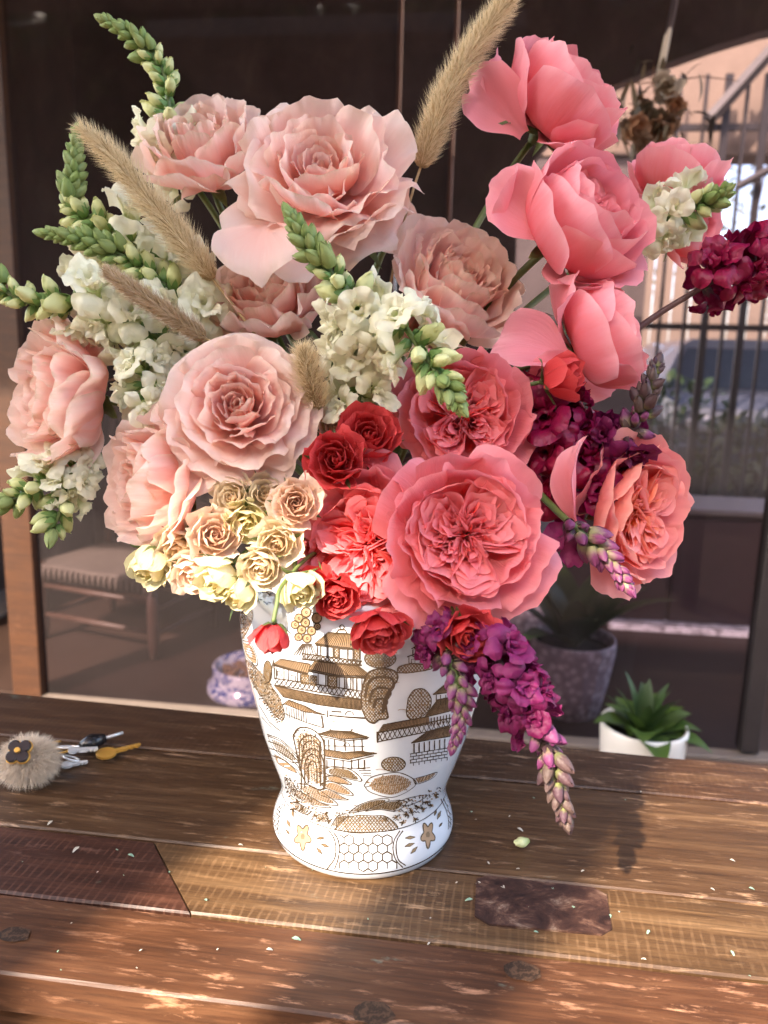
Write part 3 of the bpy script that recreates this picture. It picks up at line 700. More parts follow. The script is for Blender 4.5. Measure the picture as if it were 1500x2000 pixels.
    for x, y in ((530, 1480), (560, 1500), (590, 1470), (610, 1510), (940, 1500), (1000, 1490), (1040, 1520), (1060, 1470), (1090, 1450), (1110, 1500), (1130, 1430), (1160, 1440), (1180, 1400), (1210, 1420), (1230, 1360), (450, 1440), (420, 1400), (400, 1440)):
        for k in range(5):
            a = RNG.uniform(0, 6.28); p.strip([(x, y), (x + 22 * math.cos(a), y + 18 * math.sin(a))], 5)
        p.fill(E(x, y, 11, 9, 8))
    p.shape(E(570, 1490, 36, 22, 12), True, 3, hatch=(20, 12))
    def scrub(poly, step, sz, mb=None):
        for a, b in p.spans(poly, 0, step):
            for x in np.arange(a[0], b[0], step):
                q = np.array([x, a[1]]) + RNG.uniform(-.45, .45, 2) * step; k = RNG.integers(0, 3); g = RNG.uniform(-.5, .5)
                if k == 0: p.strip([q + [-sz, 0], q + [0, -sz * .8], q + [sz, 0]], 3.5, mb)
                elif k == 1: p.strip([q, q + [sz * g, -sz * 1.4]], 3.5, mb); p.strip([q, q + [sz * (g + .7), -sz]], 3.5, mb)
                else: p.fill([q + [-5, -4], q + [6, -4], q + [5, 5], q + [-6, 4]], p.tan, .0002)
    scrub([(120, 560), (190, 600), (340, 800), (350, 930), (280, 900), (160, 700)], 17, 8); scrub([(60, 260), (150, 250), (160, 340), (110, 440), (70, 440)], 16, 7)
    scrub([(360, 1230), (440, 1290), (560, 1440), (620, 1520), (560, 1540), (430, 1450), (360, 1350)], 20, 9); scrub([(1000, 1400), (1110, 1370), (1260, 1310), (1250, 1370), (1150, 1450), (1040, 1530), (990, 1480)], 20, 10)
    scrub([(640, 1470), (780, 1420), (800, 1460), (660, 1520)], 18, 8); scrub([(815, 520), (900, 505), (1000, 520), (995, 580), (900, 605), (830, 590)], 14, 6, p.brown); scrub([(830, 1290), (930, 1245), (1080, 1270), (1060, 1330), (950, 1360)], 18, 8, p.brown)
    scrub([(810, 800), (830, 680), (900, 630), (990, 640), (950, 760), (930, 880), (860, 910)], 16, 6); scrub([(410, 1010), (440, 975), (520, 990), (570, 1060), (575, 1290), (520, 1300), (450, 1200)], 17, 7)
    for x0, y0 in ((930, 700), (1010, 860), (620, 930), (880, 1210)): p.strip([(x0, y0), (x0 + 25, y0 - 6), (x0 + 60, y0), (x0 + 90, y0 - 4)], 2.5, p.tan, smooth=True)
    # foot: honeycomb panels, arcs and flowers
    pan = [(655, 1580), (820, 1592), (985, 1580), (985, 1650), (1000, 1720), (1030, 1785), (840, 1815), (640, 1790), (668, 1700), (668, 1640)]
    def inside(x, y):
        c = False
        for a, b in zip(pan, pan[1:] + pan[:1]):
            if (a[1] > y) != (b[1] > y) and x < (b[0] - a[0]) * (y - a[1]) / (b[1] - a[1]) + a[0]: c = not c
        return c
    w, h = 56, 50
    for j in range(-1, 7):
        for i in range(-1, 9):
            cx, cy = 640 + i * w + (j % 2) * w / 2, 1572 + j * h
            hx = [(cx, cy - h * .66), (cx + w / 2, cy - h * .33), (cx + w / 2, cy + h * .33), (cx, cy + h * .66)]
            for a, b in zip(hx[:-1], hx[1:]):
                if inside(*a) and inside(*b): p.strip([a, b], 5)
            a, b = (cx, cy - h * .66), (cx - w / 2, cy - h * .33)
            if inside(*a) and inside(*b): p.strip([a, b], 5)
    for q in ([(596, 1556), (632, 1600), (648, 1660), (640, 1730), (596, 1792)], [(618, 1562), (654, 1604), (668, 1660), (662, 1730), (640, 1792)], [(1022, 1566), (990, 1620), (982, 1680), (1000, 1740), (1040, 1782)], [(1040, 1566), (1006, 1620), (1000, 1680), (1016, 1740), (1056, 1770)],
              [(352, 1410), (330, 1480), (322, 1560), (330, 1600)], [(338, 1410), (316, 1480), (308, 1560), (318, 1590)], [(1262, 1380), (1290, 1440), (1306, 1500), (1304, 1560)], [(1276, 1376), (1304, 1440), (1318, 1500), (1314, 1550)]): p.strip(q, 5, smooth=True)
    p.hatch([(285, 1480), (330, 1400), (320, 1500), (312, 1580), (285, 1560)], 50, 18, 4); p.hatch([(285, 1480), (330, 1400), (320, 1500), (312, 1580), (285, 1560)], -50, 18, 4); p.hatch([(1296, 1400), (1326, 1480), (1322, 1540), (1306, 1540), (1300, 1460)], 50, 18, 4)
    for cx, cy, rx in ((455, 1602, 50), (1186, 1590, 42)):
        fl = [(cx + rx * (1 + .28 * math.cos(5 * a)) * .82 * math.cos(a + .3), cy + 78 * (1 + .28 * math.cos(5 * a)) * .82 * math.sin(a + .3)) for a in np.linspace(0, 6.28, 40, endpoint=False)]
        p.shape(fl, True, 5, smooth=False); p.fill(E(cx, cy, 12, 18), p.brown, .0003)
    for x0, y0, x1, y1 in ((535, 1612, 585, 1608), (560, 1645, 610, 1662), (535, 1665, 570, 1705), (360, 1500, 385, 1550), (356, 1560, 380, 1590), (395, 1440, 400, 1490), (1052, 1610, 1112, 1604), (1050, 1660, 1108, 1640), (1085, 1702, 1125, 1660), (1240, 1500, 1262, 1450), (1250, 1545, 1270, 1520), (1225, 1480, 1235, 1440)):
        a, b = np.array([x0, y0]), np.array([x1, y1]); d = np.array([-(b - a)[1], (b - a)[0]]) * .16; p.fill([a, (a + b) / 2 + d, b, (a + b) / 2 - d], p.brown, .0003, 6); p.strip([a, (a + b) / 2 + d, b], 3); p.strip([a, (a + b) / 2 - d, b], 3)
    ring = MB()
    for z, w_ in ((.0395, .0008), (.0085, .0011)):
        n = 120; V = []
        for k in range(n):
            a = 2 * math.pi * k / n
            for zz in (z - w_ / 2, z + w_ / 2):
                r = VR(zz) + .0004; V.append((VA[0] + r * math.cos(a), VA[1] + r * math.sin(a), zz))
        p.line_mb.add(V, [(2 * k, 2 * ((k + 1) % n), 2 * ((k + 1) % n) + 1, 2 * k + 1) for k in range(n)])
    def gl(name, c, var=.25):
        t = NT(name); n = t.noise(1.0, t.coord('Object', (160, 160, 160)), 4, .6)
        return t.bsdf(t.mix(n, tuple(x * (1 - var) for x in c), tuple(min(1, x * (1 + var)) for x in c)), .12, .5, coat=.4)
    inv = Matrix.Translation((-VA[0], -VA[1], 0))
    for nm, mb, mt in (('painted_outline', p.line_mb, gl('glaze umber', (.060, .040, .022), .35)), ('painted_wash', p.tan, gl('glaze tan', (.31, .205, .12), .22)), ('painted_accent', p.brown, gl('glaze brown', (.16, .11, .06)))):
        V, F = mb.arr(); me = mesh(nm, V - np.array([VA[0], VA[1], 0]), F); me.materials.append(mt)
        for k in range(2):
            o = link(nm, me, None, vase); o.rotation_euler.z = math.pi * k; o['kind'] = 'stuff'
draw_vase()

# ================================================================== FLOWERS
M['blush'] = petal_mat('blush petal', (.95, .23, .14), (.95, .42, .335), (.95, .66, .60), (.93, .84, .70), 1.0, (.95, .76, .67), .45, .5)
M['coral'] = petal_mat('coral petal', (.92, .022, .010), (.91, .095, .065), (.91, .29, .31), (.95, .42, .39), .8, (.84, .33, .38), .36)
M['pink'] = petal_mat('rose pink petal', (.88, .09, .07), (.87, .13, .155), (.90, .27, .315), (.94, .52, .54), 1.0, (.90, .34, .38), .34)
M['apricot'] = petal_mat('apricot heart petal', (.95, .20, .05), (.93, .22, .15), (.90, .27, .29), (.95, .52, .40), 1.0, (.90, .32, .34), .36)
M['red'] = petal_mat('red petal', (.50, .014, .016), (.64, .030, .034), (.72, .055, .058), (.70, .12, .11), .7, (.70, .09, .09), .28)
M['cream'] = petal_mat('cream petal', (.84, .45, .28), (.87, .68, .48), (.88, .79, .62), (.84, .72, .50), .7, (.86, .80, .60), .3, .7)
M['peach'] = petal_mat('peach petal', (.86, .36, .24), (.88, .58, .44), (.88, .72, .60), (.86, .70, .52), .7, (.88, .74, .60), .3, .6)
M['lime'] = petal_mat('pale lime petal', (.82, .58, .28), (.84, .72, .42), (.82, .78, .52), (.74, .66, .36), .8, (.78, .78, .48), .3, .8)
def simple_petal(name, base, tip, trans=.3, rough=.5, tint=None, p0=.1, p1=.65):
    t = NT(name); pv = t.attr('pv'); rn = t.rnd(); n = t.noise(1.0, t.coord('Object', (3, 3, 3)), 4)
    c = t.ramp(t.math('ADD', pv, t.math('MULTIPLY', t.math('SUBTRACT', n, .5), .5)), [(p0, base), (p1, tip)])
    if tint is not None: c = t.mix(t.math('MULTIPLY', rn, .8), c, tint)
    return t.bsdf(c, rough, .35, bump=n, bstr=.15, trans=trans, bdist=.1)
M['snap_white'] = simple_petal('snapdragon white', (.58, .66, .26), (.91, .89, .68), .40, .45)
M['snap_bud'] = simple_petal('snapdragon bud', (.34, .42, .13), (.76, .78, .40), .25, .42, (.58, .62, .26))
M['snap_green'] = simple_petal('snapdragon green', (.12, .21, .05), (.25, .36, .10), .2, .5, (.34, .40, .15))
M['snap_calyx'] = simple_petal('snapdragon calyx', (.10, .21, .05), (.19, .32, .09), .2, .45)
M['snap_magenta'] = simple_petal('snapdragon magenta', (.22, .07, .15), (.27, .022, .12), .25, .5, (.12, .003, .04))
M['snap_wine'] = simple_petal('snapdragon wine', (.18, .005, .025), (.32, .008, .045), .25, .35, (.20, .004, .055))
M['snap_purple_bud'] = simple_petal('snapdragon purple bud', (.36, .34, .16), (.22, .05, .14), .2, .45)
M['snap_purple_bract'] = simple_petal('snapdragon purple bract', (.24, .29, .09), (.075, .032, .050), .15, .5, (.12, .085, .06), .05, .38)
M['stem'] = leafmat('stem green', (.09, .14, .035), (.17, .22, .07), 0.0)
M['stem_dark'] = leafmat('stem purple', (.07, .035, .04), (.13, .07, .06), 0.0)
M['sepal'] = leafmat('sepal', (.08, .13, .035), (.17, .22, .08), .15)

def petal(prof, hw, theta, k=1.0, tuck=.05, edge=.05, ruf=.03, rnd=.18, curl=0.0, pt=0.0, nu=13, nv=10, rg=None, cup=0.0, notch=0.0, lean=0.0):
    """one petal: a Bezier spine in the (r, z) half plane, swept sideways round the flower's axis"""
    rg = rg or random
    u = np.linspace(-1, 1, nu)[:, None] * np.ones((1, nv)); v0 = np.ones((nu, 1)) * (np.linspace(0, 1, nv) ** .9)[None]
    v = v0 * (1 - rnd * np.abs(u) ** 2.6 + pt * np.exp(-(u / .18) ** 2) - notch * np.exp(-(u / .2) ** 2))
    p0, p1, p2, p3 = [np.array(q, float) for q in prof]
    B = lambda i: ((1 - v) ** 3 * p0[i] + 3 * (1 - v) ** 2 * v * p1[i] + 3 * (1 - v) * v ** 2 * p2[i] + v ** 3 * p3[i])
    D = lambda i: (3 * (1 - v) ** 2 * (p1[i] - p0[i]) + 6 * (1 - v) * v * (p2[i] - p1[i]) + 3 * v ** 2 * (p3[i] - p2[i]))
    r, z, dr, dz = B(0), B(1), D(0), D(1); L = np.hypot(dr, dz) + 1e-6; nr, nz = dz / L, -dr / L
    t = np.clip(v0 / .68, 0, 1); Wd = hw * (.22 + .78 * t * t * (3 - 2 * t))
    s = u * Wd; rho = np.maximum(k * r, .38 * hw); ang = s / rho
    R = r - rho + rho * np.cos(ang); T = rho * np.sin(ang)
    a = [rg.uniform(0, 6.28) for _ in range(6)]
    wav = .55 * np.sin(3.1 * u + a[0]) + .5 * np.sin(6.3 * u + a[1] + 1.5 * v) + .32 * np.sin(11 * u + a[2]) + .2 * np.sin(19 * u + a[3])
    tip = v0 ** 2.2; sidew = np.abs(u) ** 3 * v0
    crease = .35 * np.sin(2.2 * u + 4 * v + a[4]) * v0 * (1 - v0)
    d = tuck * u * v0 + edge * sidew + ruf * (tip * wav * (.55 + .6 * np.abs(u)) + crease) - cup * (1 - u * u) * v0 * (1 - v0) * 4 + curl * v0 ** 6 * (1 + .35 * wav) + ruf * .45 * v0 * np.sin(7.3 * u + a[1] + 5 * v) * np.sin(4.5 * v + a[2] + 2 * u)
    R = R + d * nr; Z = z + d * nz + ruf * .7 * tip * (.6 * np.sin(4.3 * u + a[5]) + .4 * np.sin(9 * u + a[0])) + lean * u * v0
    c, sn = math.cos(theta), math.sin(theta)
    V = np.stack([R * c - T * sn, R * sn + T * c, Z], -1).reshape(-1, 3)
    return V, gridF(nu, nv), u.ravel(), v0.ravel()
_gf = {}
def gridF(nu, nv):
    if (nu, nv) not in _gf: _gf[nu, nv] = [(i * nv + j, (i + 1) * nv + j, (i + 1) * nv + j + 1, i * nv + j + 1) for i in range(nu - 1) for j in range(nv - 1)]
    return _gf[nu, nv]

KEYS = {   # t, then spine p0 p1 p2 p3 (r, z), half width, ruffle
 'open': [(0, .02, .08, .05, .16, .06, .36, .03, .46, .10, .010), (.22, .05, .05, .17, .14, .21, .36, .15, .50, .24, .014), (.48, .08, .02, .36, .08, .40, .40, .38, .54, .38, .020),
          (.72, .10, .0, .55, .0, .62, .36, .70, .47, .52, .028), (.88, .10, -.03, .66, -.08, .80, .22, .93, .30, .60, .036), (1, .10, -.06, .62, -.16, .90, .04, 1.06, .08, .64, .042)],
 'cup': [(.0, .1, 0, .56, .0, .70, .34, .62, .53, .40, .022), (.4, .1, -.02, .72, -.04, .84, .34, .76, .55, .50, .022), (.75, .1, -.05, .9, -.1, 1.0, .28, .93, .47, .62, .022), (1, .1, -.08, .86, -.20, 1.10, .06, 1.20, .24, .66, .025)],
 'bud': [(.0, .1, 0, .50, .05, .66, .5, .42, 1.02, .50, .022), (.3, .1, -.03, .70, .0, .84, .52, .60, 1.02, .66, .020), (.55, .1, -.06, .86, -.06, .96, .48, .78, .96, .82, .018), (.75, .1, -.08, .92, -.12, 1.02, .36, .93, .80, .90, .018), (.88, .1, -.08, .94, -.14, 1.04, .26, 1.01, .58, .88, .02), (1, .1, -.10, .80, -.26, 1.06, -.02, 1.22, .30, .46, .04)],
 'deep': [(0, .02, .10, .05, .25, .06, .5, .03, .62, .10, .016), (.22, .05, .05, .18, .18, .23, .5, .17, .74, .26, .024), (.48, .08, .02, .42, .08, .46, .50, .42, .84, .44, .034), (.72, .10, .0, .66, -.02, .76, .44, .74, .80, .60, .046), (.88, .10, -.04, .82, -.12, .94, .34, .98, .66, .70, .056), (1, .10, -.07, .80, -.2, 1.04, .16, 1.14, .44, .70, .06)],
 'loose': [(0, .02, .08, .05, .16, .07, .30, .05, .40, .12, .02), (.25, .05, .05, .20, .14, .25, .36, .22, .52, .30, .03), (.5, .08, .02, .42, .06, .48, .38, .48, .54, .48, .042), (.75, .10, .0, .62, -.02, .72, .32, .82, .42, .62, .05), (1, .10, -.06, .64, -.16, .94, .02, 1.10, .06, .72, .06)],
 'spray': [(0, .02, .1, .06, .3, .07, .58, .03, .74, .12, .012), (.3, .05, .05, .25, .2, .31, .55, .20, .80, .30, .016), (.6, .08, 0, .52, .08, .60, .5, .48, .84, .50, .022), (.85, .1, -.03, .80, -.02, .88, .45, .80, .76, .62, .03), (1, .1, -.05, .86, -.18, 1.0, .28, 1.02, .54, .64, .035)],
 'tight': [(0, .02, .1, .06, .3, .07, .75, .03, 1.0, .12, .012), (.4, .05, .05, .32, .2, .36, .7, .20, 1.05, .34, .016), (.8, .1, -.03, .66, -.05, .72, .55, .50, 1.05, .62, .018), (1, .1, -.05, .72, -.15, .86, .45, .80, .92, .60, .03)],
}
def spine(kind, t):
    K = np.array(KEYS[kind]); q = [np.interp(t, K[:, 0], K[:, i]) for i in range(1, K.shape[1])]
    return [(q[0], q[1]), (q[2], q[3]), (q[4], q[5]), (q[6], q[7])], q[8], q[9]
def jit(prof, a, rg):
    return [prof[0], (prof[1][0] + rg.uniform(-a, a), prof[1][1]), (prof[2][0] + rg.uniform(-a, a), prof[2][1] + rg.uniform(-a, a)), (prof[3][0] + rg.uniform(-a, a) * 1.4, prof[3][1] + rg.uniform(-a, a) * 1.4)]

def add_petal(data, lay, mat, root):
    V, F, u, v = data
    return link('petal', mesh('petal', V, F, True, {'pu': u, 'pv': v, 'lay': np.full(len(u), lay)}), mat, root)

def quartered(root, mat, R, ztop, zbase, rg, quarters=5, depth=6, dome=.0):
    """the swirled heart of a garden rose: nested folds stand in quarters, only their edges showing"""
    a0 = rg.uniform(0, 6.28)
    for q in range(quarters):
        aq0 = a0 + 2 * math.pi * q / quarters + rg.uniform(-.25, .25); qs = rg.uniform(.82, 1.16)
        for j in range(depth):
            f = (j + 1) / depth; nu, nv = 23, 8; aq = aq0 + rg.uniform(-.22, .22) * (1 - .4 * f)
            ap = R * (.28 + .74 * f) * rg.uniform(.94, 1.05); b = R * (.03 + .46 * f ** .85) * rg.uniform(.78, 1.15) * qs; x0 = R * .06
            u = np.linspace(-1, 1, nu); skew = rg.uniform(-.35, .35)
            w = np.cos(u * math.pi / 2) ** .62
            x = x0 + (ap - x0) * w; y = b * np.sin(u * math.pi * .62) * (.35 + .65 * w) + skew * b * w
            p = [rg.uniform(0, 6.28) for _ in range(5)]
            am = R * .052
            wx = am * (np.sin(5 * u + p[0]) + .7 * np.sin(9 * u + p[1]) + .4 * np.sin(15 * u + p[2])); wy = am * (np.sin(6 * u + p[3]) + .6 * np.sin(11 * u + p[4]))
            v = np.linspace(0, 1, nv); h = ztop + dome * (1 - (np.hypot(x, y) / R) ** 2) - .05 * rg.random() - .12 * (1 - w) * rg.uniform(.3, 1.2) + am * .9 * np.sin(7 * u + p[1])
            V = np.zeros((nu, nv, 3)); fl = rg.uniform(-.03, .12) * R
            for k, vv in enumerate(v):
                sc = .55 + .45 * vv; e = vv ** 2
                rad = np.hypot(x, y) + 1e-6; outw = fl * max(0, vv - .7) / .3
                V[:, k, 0] = x * sc + wx * e + outw * x / rad; V[:, k, 1] = y * sc + wy * e + outw * y / rad
                V[:, k, 2] = zbase + (h - zbase) * (vv ** .85) - (abs(outw) * .35)
            c, s = math.cos(aq), math.sin(aq); X = V[..., 0] * c - V[..., 1] * s; Y = V[..., 0] * s + V[..., 1] * c
            VV = np.stack([X, Y, V[..., 2]], -1).reshape(-1, 3)
            uu = np.repeat(u, nv); vv2 = np.tile(v, nu)
            add_petal((VV, gridF(nu, nv), uu * .6, vv2 * .96), -.16 + .46 * f, mat, root)

MOUTH = np.array([VA[0], VA[1], .285])
def stem_to_vase(root_loc, axis, start, name, mat, rad, label_parent, seed, s=1.0):
    """a stem from the flower's base down into the jar's mouth"""
    rg = random.Random(seed); a = rg.uniform(0, 6.28)
    end = MOUTH + np.array([math.cos(a) * .030, math.sin(a) * .030, -.03])
    d = np.linalg.norm(end - start)
    p = [start, start - axis * min(.07, d * .35), end + (np.array([0, 0, .07]) + (start - end) * .22), end]
    t = np.linspace(0, 1, 14)[:, None]
    c = (1 - t) ** 3 * p[0] + 3 * (1 - t) ** 2 * t * p[1] + 3 * (1 - t) * t * t * p[2] + t ** 3 * p[3]
    return c
def to_local(root, pts):
    m = root.matrix_world.inverted(); return np.array([tuple(m @ Vector(tuple(p))) for p in pts])
def place(root, loc, axis, s, spin):
    q = Vector(tuple(axis)).to_track_quat('Z', 'Y')
    m = Matrix.Translation(Vector(tuple(loc))) @ q.to_matrix().to_4x4() @ Matrix.Rotation(spin, 4, 'Z') @ Matrix.Scale(s, 4)
    root.matrix_world = m
    root.location, root.rotation_mode = m.to_translation(), 'QUATERNION'; root.rotation_quaternion = m.to_quaternion(); root.scale = (s, s, s)
    bpy.context.view_layer.update()

GR = 2.39996
def rose(kind, px, py, rpx, depth, facing, mat, label, seed, name='garden_rose', group=None, n=None, hang=False, sepals=True, guard=0, stem=True, extra=None, quarters=5):
    rg = random.Random(seed); axis = face(*facing); s = rpx * depth / FPX
    zc = {'open': .32, 'loose': .32, 'deep': .45, 'cup': .40, 'bud': .48, 'spray': .5, 'tight': .55}[kind]
    C = P(px, py, depth); loc = C - axis * s * zc
    root = tag(empty(name), label, 'rose', group); place(root, loc, axis, s, rg.uniform(0, 6.28))
    m = M[mat]; small = kind in ('spray', 'tight')
    nu, nv = (9, 7) if small else (19, 12)
    if kind in ('open', 'loose', 'deep'):
        n = n or {'open': 50, 'loose': 36, 'deep': 40}[kind]
        for i in range(n):
            t = (i / (n - 1)) ** .92; pr, hw, rf = spine(kind, t); wl = {'open': .35, 'deep': .7, 'loose': 1.0}[kind] * min(1, t * 1.6)
            k3 = 1 + wl * rg.uniform(-.17, .13); pr = [pr[0], pr[1], (pr[2][0] * (1 + (k3 - 1) * .5), pr[2][1] + wl * rg.uniform(-.05, .06)), (pr[3][0] * k3, pr[3][1] + wl * rg.uniform(-.10, .12))]; rf *= 1 + .35 * wl; hw *= 1 - .12 * wl
            add_petal(petal(jit(pr, .022 + (.05 if kind != 'open' else .032) * t, rg), hw * rg.uniform(.80, 1.22), i * GR + rg.uniform(-.45, .45) * t, 1 + .25 * t, .05 * (1 - .5 * t), .02 + .10 * t, rf * rg.uniform(.6, 1.9), rg.uniform(.12, .30), nu=nu, nv=nv, rg=rg, pt=.04 * rg.random(), cup=.02, notch=.05 * (rg.random() < .4), lean=rg.uniform(-.05, .05), curl=rg.uniform(.0, .10) * t), t, m, root)
    elif kind in ('cup', 'bud'):
        n = n or (18 if kind == 'cup' else 17)
        for i in range(n):
            t = i / (n - 1) * .88; pr, hw, rf = spine(kind, t)
            add_petal(petal(jit(pr, .02, rg), hw * rg.uniform(.9, 1.12), i * GR + rg.uniform(-.15, .15), 1.0 + .1 * t, .05, .02 + .05 * t, rf * rg.uniform(.7, 1.3), .22 if kind == 'cup' else .15, nu=nu, nv=nv, rg=rg, pt=.02 + .05 * rg.random(), cup=.015, curl=(.03 + (.10 if kind == 'cup' else .16) * t) * rg.uniform(.3, 1.4), lean=rg.uniform(-.06, .06)), .45 + .5 * t, m, root)
        if kind == 'cup': quartered(root, m, .74, .50, .10, rg, quarters, 9, -.02)
        else: quartered(root, m, .56, .84, .35, rg, quarters, 5, -.04)
        for i in range(guard):
            pr, hw, rf = spine(kind, 1.0)
            add_petal(petal(jit(pr, .05, rg), hw * rg.uniform(.85, 1.05), i * 2 * math.pi / max(1, guard) + rg.uniform(-.3, .3), 1.5, .03, .16, rf * rg.uniform(.8, 1.4), .30, nu=nu, nv=nv, rg=rg, pt=.10, curl=.1 * rg.random(), cup=.03), 1.0, m, root)
    else:
        n = n or (30 if kind == 'spray' else 17)
        for i in range(n):
            t = (i / (n - 1)) ** .9; pr, hw, rf = spine(kind, t)
            add_petal(petal(jit(pr, .03, rg), hw * rg.uniform(.9, 1.1), i * GR, 1 + .1 * t, .07, .03 + .08 * t, rf * rg.uniform(.8, 1.6), .20, nu=nu, nv=nv, rg=rg, pt=.12 * rg.random(), curl=rg.uniform(.02, .16) * t, cup=.02), t, m, root)
    for th, prof, hw in extra or ():
        add_petal(petal(prof, hw, th, 1.3, .02, .10, .03, .30, nu=nu, nv=nv, rg=rg, pt=.12, cup=.06), 1.0, m, root)
    if sepals:
        zb = -.10 if kind != 'open' else -.12
        MB().lathe([(.02, -.30), (.07, -.27), (.11, -.18), (.12, -.08), (.08, 0.0)], 12, (0, 0, zb + .05), True).build('hip', M['sepal'], root, True)
        for i in range(5):
            th = i * 1.2566 + rg.uniform(-.2, .2)
            if hang or small: pr = [(.06, zb), (.40, zb - .10), (.75, zb + .2), (.95, zb + rg.uniform(.15, .6))]
            else: pr = [(.06, zb), (.35, zb - .12), (.6, zb - .02), (.8, zb - rg.uniform(-.1, .25))]
            V, F, u, v = petal(pr, .13, th, 2.0, 0, .04, .01, .75, 0, .25, 5, 7, rg, cup=.02)
            link('sepal', mesh('sepal', V, F), M['sepal'], root)
    if stem:
        st = C - axis * s * (zc + .34)
        c = stem_to_vase(loc, axis, st, 'stem', None, .0, root, seed)
        r0 = (.0032 if not small else .0016) / s
        MB().tube(to_local(root, c), r0, 8).build('stem', M['stem'], root, True)
    return root

# ---- snapdragons
def join_parts(parts):
    V = []; F = []; A = []; n = 0
    for v, f, a in parts:
        V.append(v); F += [tuple(i + n for i in q) for q in f]; A.append(a); n += len(v)
    return np.concatenate(V), F, np.concatenate(A)
def open_floret(seed):
    rg = random.Random(seed); parts = []
    tb = MB().lathe([(.07, 0), (.12, .1), (.15, .28), (.17, .44), (.20, .54)], 9); V, F = tb.arr(); parts.append((V, F, np.clip(V[:, 2] / .6, 0, 1) * .5))
    def lobe(th, pr, hw, rf, k=1.4, nn=.0):
        V, F, u, v = petal(pr, hw * rg.uniform(.85, 1.15), math.radians(th + rg.uniform(-12, 12)), k, .04, .08, rf, .22, 0, 0, 9, 7, rg, cup=.03, notch=nn); parts.append((V, F, .45 + .55 * v))
    a = rg.uniform(.85, 1.15)
    for th in (58, 122): lobe(th, [(.15, .44), (.24, .74 * a), (.42, .98 * a), (.64, .96 * a)], .36, .10)
    for th in (188, 270, 352): lobe(th, [(.16, .46), (.36, .66), (.62, .64), (.74, .36 * a)], .33, .10, 1.6)
    lobe(270, [(.14, .46), (.20, .72), (.12, .88), (.0, .80)], .30, .05)
    for th in (20, 90, 160, 235): lobe(th + rg.uniform(-30, 30), [(.10, .5), (.14, .68), (.20, .86), (.32, .93)], .24, .10)
    return join_parts(parts)
def bud_mesh(seed, kind='bud'):
    rg = random.Random(seed); m, n = 9, 10; V = []; pv = []
    for i in range(m):
        t = i / (m - 1)
        if kind == 'bud': r = .05 + .21 * math.sin(math.pi * min(1, .12 + t * .80)) ** .8 * (1 - .12 * math.sin(t * 9)) ; r = r if i < m - 1 else .03; z = t
        else: r = .34 * math.sin(math.pi * min(1, .22 + t * .74)) ** .75 if i < m - 1 else .02; z = t * .95
        for k in range(n):
            a = 2 * math.pi * k / n; rr = r * (1 + (.16 if kind == 'bud' else .10) * math.cos(3 * a) * t + .06 * math.cos(5 * a + seed))
            V.append((rr * math.cos(a), rr * math.sin(a) + (.10 * t * t if kind == 'bud' else .05 * t * t), z)); pv.append(t)
    F = [(i * n + k, i * n + (k + 1) % n, (i + 1) * n + (k + 1) % n, (i + 1) * n + k) for i in range(m - 1) for k in range(n)] + [tuple(range((m - 1) * n, m * n))]
    parts = [(np.array(V), F, np.array(pv))]
    if kind != 'bud':
        for k in range(3):
            V2, F2, u, v = petal([(.10, 0), (.42, .12), (.40, .6), (.14, 1.0)], .36, k * 2.09 + rg.uniform(-.2, .2), 1, .02, .0, .01, .5, 0, .1, 5, 6, rg); parts.append((V2, F2, v * .8))
    else:
        V2, F2, u, v = petal([(.2, .62), (.27, .75), (.27, .95), (.1, 1.06)], .2, 1.57, 1, 0, .05, .03, .3, 0, 0, 5, 5, rg); parts.append((V2, F2, .5 + .5 * v))
    return join_parts(parts)
def calyx_mesh(seed):
    rg = random.Random(seed); parts = []
    for k in range(5):
        V, F, u, v = petal([(.05, -.05), (.18, .0), (.26, .14), (.26, .38)], .15, k * 1.2566 + rg.uniform(-.2, .2), 1.2, 0, .03, .02, .55, 0, .1, 5, 5, rg); parts.append((V, F, v))
    return join_parts(parts)
PROTO = {}
def proto(kind, i, mat):
    key = (kind, i, mat)
    if key not in PROTO:
        V, F, pv = {'floret': open_floret, 'bud': bud_mesh, 'tip_bud': lambda s: bud_mesh(s, 'tip'), 'calyx': calyx_mesh}[kind](i * 17 + 3)
        me = mesh(kind, V, F, True, {'pv': pv}); me.materials.append(M[mat]); PROTO[key] = me
    return PROTO[key]
PAL = {'white': ('snap_white', 'snap_bud', 'snap_green', 'snap_calyx', 'stem'), 'magenta': ('snap_magenta', 'snap_purple_bud', 'snap_purple_bract', 'snap_purple_bract', 'stem_dark'), 'wine': ('snap_wine', 'snap_magenta', 'snap_purple_bract', 'snap_purple_bract', 'stem_dark'),
       'faded': ('snap_magenta', 'snap_purple_bud', 'snap_purple_bud', 'snap_purple_bract', 'stem')}
def place_child(o, root, loc, zdir, updir, s):
    z = zdir / np.linalg.norm(zdir); y = updir - z * (updir @ z); y /= np.linalg.norm(y) + 1e-9; x = np.cross(y, z)
    m = Matrix(((x[0], y[0], z[0], loc[0]), (x[1], y[1], z[1], loc[1]), (x[2], y[2], z[2], loc[2]), (0, 0, 0, 1)))
    o.parent = root; o.rotation_mode = 'QUATERNION'; o.location = tuple(loc); o.rotation_quaternion = m.to_quaternion(); o.scale = (s, s, s)
